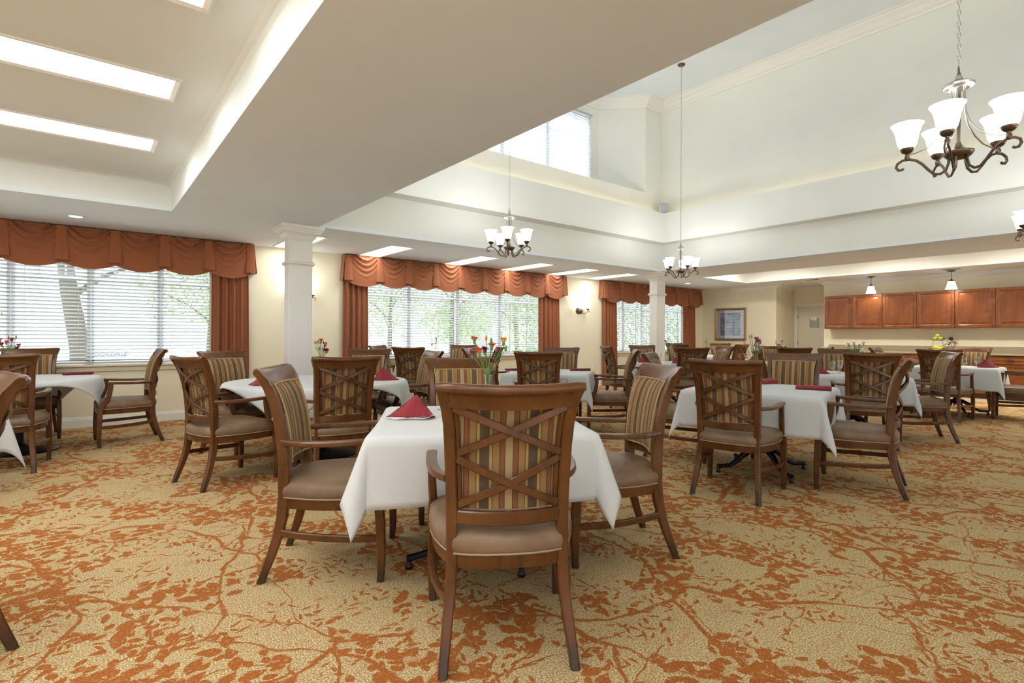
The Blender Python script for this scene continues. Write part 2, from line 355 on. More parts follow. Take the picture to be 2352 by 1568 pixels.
# cove ledge boxes running round the high volume, open on top
CV, CZ0, CZ1 = .26, 3.12, 3.72
g = G()
def cove(a, b, c, d, side):
    g.box(a, b, c, d, CZ0, CZ0+.03)
    if side == 'y1': g.box(a, b, c, c+.025, CZ0+.03, CZ1)
    if side == 'y0': g.box(a, b, d-.025, d, CZ0+.03, CZ1)
    if side == 'x1': g.box(a, a+.025, c, d, CZ0+.03, CZ1)
    if side == 'x0': g.box(b-.025, b, c, d, CZ0+.03, CZ1)
cove(x0, x1, y1-CV, y1, 'y1'); cove(x0, x1, y0, y0+CV, 'y0'); cove(x1-CV, x1, y0+CV, y1-CV, 'x1'); cove(x0, x0+CV, y0+CV, y1-CV, 'x0')
g.build('trim_2', M_high, smooth=False, **ST)
def crown(name, path, zt, size, m, loop=False):
    prof = [(0, -1), (.12, -1), (.18, -.82), (.34, -.72), (.5, -.45), (.72, -.28), (.82, -.14), (1, -.1), (1, 0), (0, 0)]
    gg = G(); P = [Vector((*p, 0)) for p in path]; k = len(P); rings = []
    for i, p in enumerate(P):
        d1 = (p-P[i-1]).normalized() if (i or loop) else (P[i+1]-p).normalized()
        d2 = (P[(i+1) % k]-p).normalized() if (i < k-1 or loop) else d1
        n1 = Vector((d1.y, -d1.x, 0)); n2 = Vector((d2.y, -d2.x, 0)); b = (n1+n2); b = b/max(.2, b.dot(n1))
        rings.append([(p.x+b.x*u*size, p.y+b.y*u*size, zt+v*size) for u, v in prof])
    gg.loft(rings, not loop, True, loop); return gg.build(name, m, smooth=False, **ST)
crown('trim_3', [(x0, y0+.01), (x0, y1), (BX0, y1), (BX0+e, yb), (BX1-e, yb), (BX1, y1), (x1, y1), (x1, y0+.01)], ZT, .2, M_trim)
crown('trim_4', [(XR, YW-.9), (XR, 6.73), (15.46, 6.73), (15.46, 5.55), (XR, 5.55), (XR, -5)], ZC, .10, M_trim)
crown_base = [(0, 0), (.016, 0), (.016, .095), (.012, .105), (.012, .112), (.008, .128), (0, .13)]
def base(name, path):
    gg = G(); P = [Vector((*p, 0)) for p in path]; rings = []; k = len(P)
    for i, p in enumerate(P):
        d1 = (p-P[i-1]).normalized() if i else (P[i+1]-p).normalized(); d2 = (P[i+1]-p).normalized() if i < k-1 else d1
        n1 = Vector((d1.y, -d1.x, 0)); n2 = Vector((d2.y, -d2.x, 0)); b = (n1+n2); b = b/max(.2, b.dot(n1))
        rings.append([(p.x+b.x*u, p.y+b.y*u, v) for u, v in crown_base])
    gg.loft(rings); return gg.build(name, M_trim, smooth=False, **ST)
base('baseboard_back', [(-6, YW), (XR, YW)]); base('baseboard_right', [(XR, YW), (XR, 6.73), (15.46, 6.73), (15.46, 6.72)])
# columns
def column(name, x, y, label):
    r = empty(name, (x, y, 0), label=label, cat='column', group='square columns under the ceiling edge'); a, b = .145, .10
    G().cbox(-a, a, -b, b, .22, 2.42, .008).build('shaft', M_trim, r)
    gg = G()
    for (z0, z1, q) in ((.0, .13, .045), (.13, .16, .035), (.16, .20, .022), (.20, .235, .012)): gg.cbox(-a-q, a+q, -b-q, b+q, z0, z1, .004)
    gg.build('base', M_trim, r)
    gg = G()
    for (z0, z1, q) in ((2.085, 2.10, .014), (2.10, 2.125, .026), (2.125, 2.14, .014)): gg.cbox(-a-q, a+q, -b-q, b+q, z0, z1, .004)
    gg.build('collar', M_trim, r)
    def rg(q, z): return [(-a-q, -b-q, z), (a+q, -b-q, z), (a+q, b+q, z), (-a-q, b+q, z)]
    G().loft([rg(*t) for t in ((0, 2.40), (.012, 2.405), (.012, 2.42), (.025, 2.425), (.035, 2.45), (.055, 2.475), (.08, 2.49), (.08, 2.505), (.092, 2.51), (.105, 2.535), (.118, 2.54), (.118, 2.579))]).build('capital', M_trim, r, smooth=False)
column('column', 2.15, 7.06, 'white square column with moulded capital between the left and middle windows')
column('column', 9.67, 7.06, 'white square column standing in front of the far right window')

# ------------------------------------------------------------------ windows, blinds, drapery
def window(idx, xa, xb, za, zb, mull, y=YW, depth=.15, muntin=True):
    w = empty('window_%d' % idx, ((xa+xb)/2, y+.1, za), kind='structure')
    ox = (xa+xb)/2; gg = G(); f = .045
    gg.box(xa-ox, xb-ox, -.03, .03, 0, f); gg.box(xa-ox, xb-ox, -.03, .03, zb-za-f, zb-za)
    for x in (xa, xb-f): gg.box(x-ox, x+f-ox, -.03, .03, f, zb-za-f)
    gg.build('frame', M_frame, w, smooth=False)
    ed = [xa]+mull+[xb]
    for x in mull: G().box(x-.04-ox, x+.04-ox, -.032, .032, f, zb-za-f).build('mullion', M_frame, w, smooth=False)
    for a, b in zip(ed[:-1], ed[1:]):
        G().box(a-ox+.03, b-ox-.03, -.004, .004, f*.7, zb-za-f*.7).build('pane', M_pane, w, smooth=False)
        if muntin:
            gg = G(); zt = zb-za
            gg.box(a-ox+.03, b-ox-.03, -.012, .012, zt-.43, zt-.405)
            for t in (1/3, 2/3): q = a+(b-a)*t-ox; gg.box(q-.011, q+.011, -.012, .012, zt-.41, zt-.04)
            gg.build('muntin', M_frame, w, smooth=False)
    if depth: 
        gg = G(); gg.cbox(xa-ox-.08, xb-ox+.08, -.16, -.02, -.018, .012, .006); gg.cbox(xa-ox-.05, xb-ox+.05, -.125, -.10, -.085, -.018, .006)
        gg.build('sill', M_sill, w, smooth=False)
    return w
window(1, WIN[0][0], WIN[0][1], ZS, ZH, [-.69, .08, .85]); window(2, WIN[1][0], WIN[1][1], ZS, ZH, [4.73, 5.8, 6.85]); window(3, WIN[2][0], WIN[2][1], ZS, ZH, [10.83, 11.6, 12.5])
cl_m = [5.80-1.09, 5.80, 6.89]; window(4, CW[0], CW[1], CW[2], CW[3], cl_m, yb-.05, 0)
def blind(xa, xb, za, zb, y, label, group, pitch=.0475, tilt=21, cord=True, ms=None):
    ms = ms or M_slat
    r = empty('window_blind', ((xa+xb)/2, y, za), label=label, cat='blind', group=group); wd = xb-xa-.012; h = zb-za
    gg = G(); nx = 1
    c = .003; prof = [(-.025, -.0015), (-.012, .001), (0, .0018), (.012, .001), (.025, -.0015), (.025, -.0035), (0, -.0012), (-.025, -.0035)]
    gg.loft([[(x, a, b) for a, b in prof] for x in (-wd/2, wd/2)]); me = gg.mesh('slat', ms)
    k = int((h-.09)/pitch)
    for i in range(k): inst('slat', me, r, (0, 0, .045+i*pitch), (radians(-tilt), 0, 0))
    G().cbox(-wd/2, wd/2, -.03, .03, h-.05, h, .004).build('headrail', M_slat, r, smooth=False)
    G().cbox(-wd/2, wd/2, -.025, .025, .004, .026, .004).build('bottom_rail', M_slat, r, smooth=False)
    gg = G()
    for q in (-wd/2+.12, wd/2-.12):
        for yy in (-.024, .024): gg.box(q-.0012, q+.0012, yy-.0012, yy+.0012, .02, h-.04)
    tag(gg.build('ladder_cord', M_cord, r, smooth=False), kind='stuff')
    if cord:
        q = wd/2-.07; zc = h*.42
        G().box(q-.0014, q+.0014, -.034, -.031, zc, h-.03).build('pull_cord', M_cord, r, smooth=False)
        G().lathe([(.002, .035), (.005, .03), (.008, .008), (.007, 0), (.001, 0)], 8, (q, -.033, zc-.034)).build('tassel', M_tassel, r)
    return r
names = ['leftmost', 'second', 'third', 'rightmost']
for wi, (xa, xb, mull, lab) in enumerate(((WIN[0][0], WIN[0][1], [-.69, .08, .85], 'left window'), (WIN[1][0], WIN[1][1], [4.73, 5.8, 6.85], 'wide middle window'), (WIN[2][0], WIN[2][1], [10.83, 11.6, 12.5], 'far right window'))):
    ed = [xa]+mull+[xb]
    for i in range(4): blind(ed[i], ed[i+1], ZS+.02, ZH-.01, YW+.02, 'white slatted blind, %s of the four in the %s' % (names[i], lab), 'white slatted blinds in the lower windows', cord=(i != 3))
ed = [CW[0]]+cl_m+[CW[1]]
for i in range(4): blind(ed[i], ed[i+1], CW[2], CW[3]+.02, yb-.03, 'white slatted blind, %s of the four in the high window' % names[i], 'white slatted blinds in the high window', .0475, 4, False, M_slat2)
def valance(xa, xb, n, label, tabw=.115):
    r = empty('valance', ((xa+xb)/2, YW, 2.1), label=label, cat='valance', group='rust swag valances over the windows')
    wd = xb-xa; D = .155; zt = ZC-.015-2.1; x_ = -wd/2; per = (wd-tabw)/n
    G().box(-wd/2+.01, wd/2-.01, -D+.03, -.002, zt-.02, zt).build('board', M_drape, r, smooth=False)
    for sx in (-1, 1):
        gg = G(); fl = .04
        gg.grid(4, 6, lambda u, v: (sx*(wd/2-.004+fl*(1-v)), -.003-(D-.008)*u, .035+(zt-.037)*v)); gg.build('return_panel', M_drape, r)
    for i in range(n):
        cx = -wd/2+tabw/2+per*(i+.5); hw = per/2+.012; ph = random.uniform(-.3, .3); sk = random.uniform(-.15, .15)
        def f(u, v):
            a = 2*u-1; q = 1-v; aa = a+sk*(1-a*a)
            bot = -.005-.055*(1-a*a)+.02*a*a; z = zt+(bot-zt)*q
            kk = q+.46*abs(aa)**1.8           # folds are arcs hanging from the two top corners
            amp = .042*max(0, min(1, kk/.12))*max(0, 1-kk/.78)**.8
            y = -D-.012*sin(pi*min(1, q*1.1))-.02*(1-a*a)*q + amp*sin(2*pi*5.6*kk+ph)
            y += .035*(abs(a)**6)*(1-.6*q)
            return (cx+a*hw, y, z)
        G().grid(22, 34, f).build('swag', M_drape, r, ang=80)
    for i in range(n+1):
        cx = -wd/2+tabw/2+per*i; t = tabw*.44; b = tabw*.60; rings = []
        for v in range(6):
            q = v/5; hw = t+(b-t)*q; z = zt-(zt-.035)*q; yy = -D-.008-.035*q
            rings.append([(cx-hw, yy+.045, z), (cx-hw*.98, yy+.004, z), (cx-hw*.5, yy-.004, z), (cx+hw*.5, yy-.004, z), (cx+hw*.98, yy+.004, z), (cx+hw, yy+.045, z)])
        G().loft(rings, False, False).build('pleat', M_drape, r)
    return r
valance(-1.9, 2.02, 7, 'rust swag valance across the top of the left window')
valance(3.42, 8.6, 9, 'rust swag valance with nine swags over the wide middle window')
valance(9.86, 14.12, 7, 'rust swag valance over the far right window, partly behind the column')
def curtain(xa, xb, label, lean=0., seed=0):
    r = empty('curtain', ((xa+xb)/2, YW-.07, .02), label=label, cat='curtain', group='rust side curtains'); wd = xb-xa; rnd = random.Random(seed); ph = rnd.random()*6; k = 4.5
    def f(u, v):
        zz = 2.18*v; fl = 1+.06*(1-v); a = (u-.5)*wd*fl
        y = .032*sin(2*pi*k*u+ph+.25*sin(3*v))*(.75+.25*sin(5*u))+.012*sin(2*pi*k*2.1*u+1)
        return (a+lean*(1-v), y-.012*(1-v), zz)
    G().grid(64, 10, f).build('panel', M_drape, r, ang=80)
    G().grid(2, 2, lambda u, v: ((-.5 if lean <= 0 else .42)*wd-.03+.09*u+lean*(1-v)*.4, .045, 2.1*v)).build('lining', M_lining, r)
    return r
curtain(1.47, 1.95, 'rust curtain hanging at the right end of the left window', 0, 1)
curtain(3.42, 3.86, 'rust curtain hanging at the left end of the wide middle window', .0, 2)
curtain(7.84, 8.42, 'rust curtain hanging at the right end of the wide middle window', .02, 3)
curtain(9.93, 10.40, 'rust curtain left of the far right window with pale lining showing', .03, 4)
curtain(13.28, 13.9, 'rust curtain in the corner right of the far right window', .02, 5)

# ------------------------------------------------------------------ dining armchair (faces local +Y)
UP = [(0, -.305, .237), (.06, -.283, .232), (.13, -.258, .225), (.22, -.231, .216), (.31, -.213, .209), (.40, -.206, .206), (.52, -.205, .207), (.62, -.208, .209),
      (.72, -.218, .212), (.80, -.231, .215), (.88, -.252, .219), (.94, -.274, .227), (.985, -.298, .237), (1.005, -.316, .242)]
def up_at(z):
    for a, b in zip(UP[:-1], UP[1:]):
        if z <= b[0]: t = (z-a[0])/(b[0]-a[0]); return a[1]+(b[1]-a[1])*t, a[2]+(b[2]-a[2])*t
    return UP[-1][1], UP[-1][2]
def bow(x, h=.2, b=.048): return -b*max(0, 1-(x/h)**2)
def make_chair(name, label, group):
    r = empty(name, label=label, cat='chair', group=group)
    for s in (-1, 1):
        gg = G(); dep = [.036, .040, .044, .048, .052, .054, .054, .054, .053, .052, .050, .048, .044, .038]; wid = [.034, .036, .038, .04, .042, .042, .042, .042, .042, .042, .042, .042, .042, .042]
        rings = []
        for (z, y, x), d, w in zip(UP, dep, wid):
            c = .006; x0, x1, y0, y1 = s*x-w/2, s*x+w/2, y-d/2, y+d/2
            rings.append([(x0+c, y0, z), (x1-c, y0, z), (x1, y0+c, z), (x1, y1-c, z), (x1-c, y1, z), (x0+c, y1, z), (x0, y1-c, z), (x0, y0+c, z)])
        gg.loft(rings); leg = gg.build('rear_leg', M_wood, r)
        G().lathe([(.012, 0), (.014, .004), (.012, .006)], 10, (s*.237, -.305, -.002)).build('glide', M_glide, leg)
        gg = G(); rings = []
        for z, y, x, w in ((0, .268, .286, .033), (.05, .272, .287, .036), (.15, .273, .288, .041), (.28, .268, .287, .045), (.40, .262, .285, .046), (.45, .256, .284, .044)):
            c = .006; x0, x1, y0, y1 = s*x-w/2, s*x+w/2, y-w/2, y+w/2
            rings.append([(x0+c, y0, z), (x1-c, y0, z), (x1, y0+c, z), (x1, y1-c, z), (x1-c, y1, z), (x0+c, y1, z), (x0, y1-c, z), (x0, y0+c, z)])
        gg.loft(rings); leg = gg.build('front_leg', M_wood, r)
        G().lathe([(.012, 0), (.014, .004), (.012, .006)], 10, (s*.286, .268, -.002)).build('glide', M_glide, leg)
        G().tube([(s*.284, .245, .43), (s*.285, .222, .475), (s*.287, .196, .525), (s*.289, .184, .575), (s*.290, .176, .63), (s*.290, .174, .672)], .036, .046, up=(0, 1, 0), rect=True,
                 sc=[(1.15, 1), 1, 1, .98, .96, .96]).build('arm_support', M_wood, r)
        arm = [(s*.222, -.212, .676), (s*.244, -.17, .674), (s*.268, -.10, .672), (s*.282, -.02, .673), (s*.289, .06, .676), (s*.291, .13, .680), (s*.290, .197, .683)]
        G().tube(arm, .046, .026, rect=True, sc=[(.7, 1), (.8, 1), (.92, 1), 1, 1, 1, 1]).build('arm', M_wood, r)
        G().tube([(s*.218, -.236, .235), (s*.252, -.13, .226), (s*.277, 0, .218), (s*.288, .12, .213), (s*.287, .255, .210)], .022, .034, rect=True).build('stretcher', M_wood, r)
        # inner moulding strip
        pts = [(s*(up_at(z)[1]-.030), up_at(z)[0]+.004, z) for z in (.56, .66, .76, .86, .93, .965)]
        G().tube(pts, .020, .036, up=(0, 1, 0), rect=True).build('back_moulding', M_wood, r)
    # crest rail: scrolled section swept across, bowed backwards
    sec = [(-.262, .948), (-.274, .975), (-.296, 1.006), (-.322, 1.030), (-.345, 1.040), (-.366, 1.039), (-.379, 1.029), (-.381, 1.015), (-.371, 1.006), (-.352, 1.003), (-.335, .994), (-.318, .972), (-.308, .948)]
    sec = [(y if y > -.30 else -.30+(y+.30)*.62, z) for y, z in sec]
    rings = []; k = 16
    for i in range(k+1):
        x = -.268+.536*i/k; b = bow(x, .268, .045); dz = -.010*(1-(x/.268)**2); sc = 1. if 0 < i < k else .86
        rings.append([(x*(1 if z > 1.004 else (.958 if z > .985 else .938)), -.325+(y+.325)*sc+b+.012, 1.0+(z-1.0)*sc+dz) for y, z in sec])
    G().loft(rings).build('crest_rail', M_wood, r, ang=50)
    def rail(nm, z0, z1, hw, b, th, yoff, m):
        rings = []
        for i in range(13):
            x = -hw+2*hw*i/12; y = up_at((z0+z1)/2)[0]+bow(x, hw, b)+yoff; c = .005
            rings.append([(x, y-th/2+c, z0), (x, y+th/2-c, z0), (x, y+th/2, z0+c), (x, y+th/2, z1-c), (x, y+th/2-c, z1), (x, y-th/2+c, z1), (x, y-th/2, z1-c), (x, y-th/2, z0+c)])
        return G().loft(rings).build(nm, m, r)
    rail('lower_rail', .508, .560, .198, .045, .028, -.006, M_wood)
    # upholstered back: flat rear, padded front
    def bp(u, v, side):
        z = .562+(.957-.562)*v; y, xw = up_at(z); hw = xw-.022; a = 2*u-1; x = a*hw
        yy = y+.006+bow(x, hw, .036)
        if side > 0: yy += .022+.020*(1-a**4)*(1-(2*v-1)**6)
        return (x, yy, z)
    gg = G(); nx, ny = 14, 12
    gg.grid(nx, ny, lambda u, v: bp(1-u, v, 1)); gg.grid(nx, ny, lambda u, v: bp(u, v, -1))
    def edge(fn):
        L = []
        for i in range(nx+1): L.append(fn(i/nx, 0))
        for j in range(1, ny+1): L.append(fn(1, j/ny))
        for i in range(nx-1, -1, -1): L.append(fn(i/nx, 1))
        for j in range(ny-1, 0, -1): L.append(fn(0, j/ny))
        return L
    e1 = edge(lambda u, v: bp(u, v, -1)); e2 = edge(lambda u, v: bp(u, v, 1)); gg.loft([e1, e2], False)
    pan = gg.build('back_panel', M_fab, r)
    G().tube(edge(lambda u, v: (lambda p: (p[0]*.97, p[1]+.004, .76+(p[2]-.76)*.975))(bp(u, v, 1))), .009, n=5, loop=True).build('gimp_trim', M_gimp, pan)
    # crossed lattice bars, bowed
    for (za, zb) in ((.945, .772), (.752, .580)):
        for s in (-1, 1):
            pts = []
            for i in range(11):
                t = i/10; z = za+(zb-za)*t; y, xw = up_at(z); hw = xw-.024
                x = s*(-1+2*t)*hw; pts.append((x, y-.012+bow(x, hw, .050)-(.004 if s > 0 else 0), z))
            G().tube(pts, .014, .029, up=(0, 0, 1), rect=True).build('lattice_bar', M_wood, r)
    # seat
    out = [(0, .296), (.10, .295), (.19, .29), (.25, .276), (.283, .245), (.296, .19), (.298, .10), (.29, .0), (.274, -.08), (.250, -.15), (.226, -.205), (.20, -.235), (.15, -.252), (.08, -.263), (0, -.266)]
    out = out+[(-x, y) for x, y in reversed(out[1:-1])]
    ctr = (0, .02)
    def ring(sc, z, dy=0): return [(ctr[0]+(x-ctr[0])*sc, ctr[1]+(y-ctr[1])*sc+dy, z) for x, y in out]
    rg = [list(reversed(ring(q, z))) for q, z in ((.93, .352), (.965, .350), (.972, .356), (.972, .398), (.96, .402), (.90, .402))]
    G().loft(rg).build('seat_frame', M_wood, r)
    rg = [list(reversed(ring(q, z))) for q, z in ((.92, .400), (.985, .404), (1.005, .418), (1.012, .436), (1.0, .455), (.965, .470), (.88, .484), (.70, .493), (.4, .498), (.1, .50))]
    cu = G().loft(rg).build('seat_cushion', M_seat, r, ang=80)
    G().tube([(x*.99, .02+(y-.02)*.99, .405) for x, y in out], .009, n=6, loop=True).build('piping', M_pipe, cu)
    return r
GC = 'wooden dining armchairs at the tables'
CH = [
 (-.04, 2.21, 97, 'large foreground armchair seen from behind with crossed lattice back, nearest to the viewer'),
 (-.94, 2.87, 7, 'armchair at the left side of the nearest white table, facing right'),
 (.56, 3.10, 188, 'armchair at the right side of the nearest white table, facing left'),
 (-.33, 3.72, 279, 'armchair behind the vase on the nearest table, facing the viewer'),
 (-4.50, 4.74, 126, 'armchair with lattice back turned to the viewer, at the left-hand window table'),
 (-5.6, 6.2, 308, 'armchair against the left window, facing the viewer across the left-hand table'),
 (-4.34, 6.05, 221, 'armchair standing alone under the left window, seen in profile facing left'),
 (-2.28, 1.96, 231, 'armchair cut off by the left edge of the picture, only crest and post showing'),
 (-2.38, 4.48, 55, 'armchair with lattice back at the left front of the round table, standing sideways'),
 (-2.78, 5.53, 336, 'armchair in front of the left rust curtain, facing the round table'),
 (-1.48, 4.53, 122, 'armchair with lattice back in front of the round table, right of the column'),
 (-1.78, 6.47, 274, 'armchair behind the round table below the middle window curtain, facing the viewer'),
 (-1.16, 5.89, 209, 'armchair at the right of the round table with arms reaching left, striped front showing'),
 (-2.05, 9.27, 343, 'far small armchair at the left of the table under the middle window, mostly hidden'),
 (-1.47, 8.30, 75, 'armchair with lattice back turned to the viewer at the table under the middle window'),
 (-1.0, 9.75, 252, 'armchair right under the middle window sill, striped front facing the viewer'),
 (-.5, 8.6, 170, 'armchair at the right of the table under the middle window, partly behind the near vase'),
 (-.30, 7.5, 345, 'armchair facing right at the left end of the centre back table, behind the flowers'),
 (.32, 6.18, 84, 'armchair with lattice back to the viewer at the centre back table'),
 (.71, 7.79, 262, 'armchair at the far side of the centre back table, in front of the blank wall'),
 (1.26, 6.85, 172, 'armchair in profile facing left at the right end of the centre back table'),
 (1.93, 9.3, 8, 'small armchair in front of the far window curtain, lattice back half turned, facing right'),
 (2.6, 10.25, 277, 'armchair below the far right window, striped front facing the viewer'),
 (2.87, 8.85, 94, 'armchair with lattice back to the viewer at the table by the far column'),
 (3.45, 9.4, 189, 'armchair with striped front facing left at the table by the far column'),
 (1.72, 5.46, 333, 'armchair at the far left corner of the right-hand table, facing right'),
 (1.76, 4.2, 52, 'armchair with lattice back to the viewer at the right-hand table with rolled napkins'),
 (2.78, 5.36, 235, 'armchair at the far side of the right-hand table, broad striped front facing the viewer'),
 (2.81, 4.33, 145, 'armchair at the right side of the right-hand table, seen from the side facing left'),
 (3.5, 6.9, 338, 'armchair mostly hidden behind another, at the left of the table with two wine glasses'),
 (4.64, 7.58, 242, 'armchair facing the viewer behind the bowl of white flowers'),
 (3.98, 6.03, 68, 'armchair with lattice back to the viewer in front of the bowl of white flowers'),
 (4.87, 6.41, 160, 'armchair at right facing left with pale striped front and arms, before the counter table'),
 (5.15, 10.4, 262, 'bright striped armchair behind red and white flowers in front of the door alcove'),
 (4.7, 9.1, 80, 'armchair with only its lattice back crest showing, before the red and white flowers'),
 (5.33, 9.65, 168, 'small armchair near the cabinet wall corner, pale striped front facing left'),
 (6.39, 7.92, 40, 'armchair with lattice back in front of the fruit basket, turned to the counter'),
 (7.86, 9.2, 223, 'armchair in front of the counter, striped front facing the viewer past two goblets'),
 (7.53, 7.94, 134, 'armchair cut off by the right edge of the picture, arms and seat showing'),
 (6.4, 8.9, 310, 'small armchair just in front of the counter left of the fruit basket, facing right'),
 (4.43, 14.0, 290, 'far armchair in the window corner facing the viewer, partly hidden'),
 (4.25, 12.8, 25, 'far armchair with lattice back in the window corner, facing right'),
 (5.5, 13.95, 262, 'far armchair directly under the framed picture, facing the viewer'),
 (5.22, 12.81, 125, 'far armchair with lattice back right of the framed picture, facing away to the left'),
]
proto = None
for r_, d_, fa, lab in CH:
    x, y = rd(r_, d_); rz = radians(fa)-radians(38.7)-pi/2
    if proto is None:
        proto = make_chair('dining_chair', lab, GC); proto.location = (x, y, .002); proto.rotation_euler = (0, 0, rz)
    else: dup(proto, (x, y, .002), rz, lab)

# ------------------------------------------------------------------ tables and linen
ZTB = .738
def iron_table(x, y, rz, half, label, ft_a=.5):
    r = empty('dining_table', (x, y, 0), rz, label=label, cat='table', group='dining tables under white cloths')
    G().cbox(-half, half, -half, half, ZTB-.032, ZTB, .006).build('tabletop', M_cab, r)
    G().lathe([(.03, .16), (.045, .17), (.05, .2), (.035, .24), (.035, .62), (.05, .66), (.16, .69), (.16, ZTB-.033)], 14).build('pedestal', M_black, r)
    for k in range(4):
        a = pi/2*k+ft_a; pts = [(.02, 0, .20), (.08, 0, .205), (.16, 0, .165), (.24, 0, .095), (.31, 0, .058), (.38, 0, .055), (.42, 0, .052)]
        gg = G(); q = [(px_*cos(a), px_*sin(a), z) for px_, _, z in pts]
        gg.tube(q, .05, .05, n=8, sc=[1.2, 1.2, 1.05, .9, .75, .7, .85]); ft = gg.build('foot', M_black, r)
        G().lathe([(.017, 0), (.02, .004), (.02, .02), (.012, .03), (.012, .05)], 8, (.415*cos(a), .415*sin(a), 0)).build('leveller', M_black, ft)
    return r
def disc_table(x, y, R, label, rb):
    r = empty('dining_table', (x, y, 0), label=label, cat='table', group='dining tables under white cloths')
    G().lathe([(R-.01, ZTB-.032), (R, ZTB-.026), (R, ZTB-.006), (R-.006, ZTB)], 48).build('tabletop', M_cab, r)
    G().lathe([(rb, 0), (rb, .012), (rb-.02, .022), (rb*.4, .045), (.07, .07), (.045, .10), (.045, .62), (.2, .69), (.2, ZTB-.033)], 40).build('pedestal', M_black, r)
    return r
def square_cloth(x, y, rz, half, over, label, hs=.06, ht=.14, hb=.12, seed=0):
    rnd = random.Random(seed); L = half+over; n_ = 56; ph = [rnd.random()*6 for _ in range(8)]; R = .012
    ts = []
    for i in range(n_+1):
        ts.append(-L+2*L*i/n_)
    def f(u, v):
        s, t = -L+2*L*u, -L+2*L*v; p, q = max(abs(s)-half, 0), max(abs(t)-half, 0)
        bx, by = max(-half, min(half, s)), max(-half, min(half, t))
        rho = hypot(p, q)
        if rho < 1e-6: return (bx, by, .0015*sin(3*s+ph[0])*sin(2.5*t+ph[1])+.002)
        phi = atan2(q, p); sg = (1 if s > 0 else -1, 1 if t > 0 else -1); cq = (0 if s > 0 else 1)+(0 if t > 0 else 2)
        h = hs*cos(phi)**2+ht*sin(phi)**2+hb*(1+.25*sin(ph[cq]*3))*sin(2*phi)**1.5
        if p == 0 or q == 0: h *= .35+.65*(abs(s if q else t)/half)**2
        along = t if p > q else s
        wv = .030*min(1, rho/over)*sin(7.5*along+ph[4+(0 if p > q else 1)+(2 if (s if p > q else t) > 0 else 0)])*(1-sin(2*phi))
        o_ = min(rho, R*(1-exp(-rho/R))+h*rho+wv*.6); z = -sqrt(max(rho*rho-o_*o_, 0))
        tw = .22*sin(2*phi)*sin(ph[cq]+1)
        dx, dy = cos(phi+tw), sin(phi+tw)
        return (bx+sg[0]*dx*o_, by+sg[1]*dy*o_, z+.002)
    gg = G(); gg.grid(n_, n_, f)
    o = gg.build('tablecloth', M_cloth, loc=(x, y, ZTB+.003), rz=rz, ang=180, label=label, cat='tablecloth', group='white tablecloths')
    md = o.modifiers.new('thickness', 'SOLIDIFY'); md.thickness = .0025; md.offset = 1
    return o
def round_cloth(x, y, rz, R, half, label, seed=0, nf=9):
    rnd = random.Random(seed); n_ = 72; ph = [rnd.random()*6 for _ in range(6)]; Re = .02
    def f(u, v):
        s, t = half*(2*u-1), half*(2*v-1); rho = hypot(s, t)
        if rho <= R: return (s, t, .002)
        a = atan2(t, s); d = rho-R
        w = sin(nf*a+ph[0])*.5+sin((nf*2-3)*a+ph[1])*.3
        o_ = Re*(1-exp(-d/Re))+d*(.16+.26*w*min(1, d/.2)); o_ = max(.0, min(o_, d)); z = -sqrt(max(d*d-o_*o_, 0))
        a2 = a+.25*d*sin(2*a+ph[2])
        return ((R+o_)*cos(a2), (R+o_)*sin(a2), z+.002)
    o = G().grid(n_, n_, f).build('tablecloth', M_cloth, loc=(x, y, ZTB+.003), rz=rz, ang=180, label=label, cat='tablecloth', group='white tablecloths')
    md = o.modifiers.new('thickness', 'SOLIDIFY'); md.thickness = .0025; md.offset = 1
    return o
def wa(deg): return radians(deg-38.7)
TB = [  # x, y, facing axis, half, over, description
 (-.195, 3.01, 98, .525, .32, 'the nearest table in the centre foreground'),
 (-1.23, 9.0, 72, .50, .28, 'the table under the middle window'),
 (.5, 6.95, 77, .51, .31, 'the centre back table with two flat napkins'),
 (2.72, 9.55, 98, .50, .28, 'the table by the far column'),
 (2.25, 4.82, 53, .53, .32, 'the right-hand table with rolled napkins'),
 (4.3, 6.8, 65, .53, .32, 'the table holding the bowl of white flowers'),
 (4.78, 9.75, 70, .52, .28, 'the table before the door alcove'),
 (7.05, 8.5, 43, .53, .32, 'the table nearest the counter at the right'),
 (4.9, 13.35, 70, .50, .28, 'the farthest table in the window corner'),
 (-4.40, 3.50, 6, .53, .44, 'the table cut off by the left edge'),
]
for i, (r_, d_, ax, hf, ov, what) in enumerate(TB):
    x, y = rd(r_, d_)
    iron_table(x, y, wa(ax), hf, 'black iron pedestal table, '+what, pi/4 if i == 4 else .5)
    square_cloth(x, y, wa(ax), hf+.004, ov, 'white cloth on '+what, seed=i+3, **(dict(hs=.03, ht=.30, hb=.06) if i == 0 else {}))
x2, y2 = rd(-1.95, 5.42); disc_table(x2, y2, .85, 'large round table with black disc base, beside the left column', .36)
round_cloth(x2, y2, radians(6.3), .855, .885, 'white cloth hanging in points from the large round table', 2, 9)
xl, yl = rd(-5.07, 5.5); disc_table(xl, yl, .66, 'round table with black disc base by the left window', .33)
round_cloth(xl, yl, radians(22), .665, .72, 'white cloth on the round table by the left window', 5, 7)
ZL = ZTB+.010
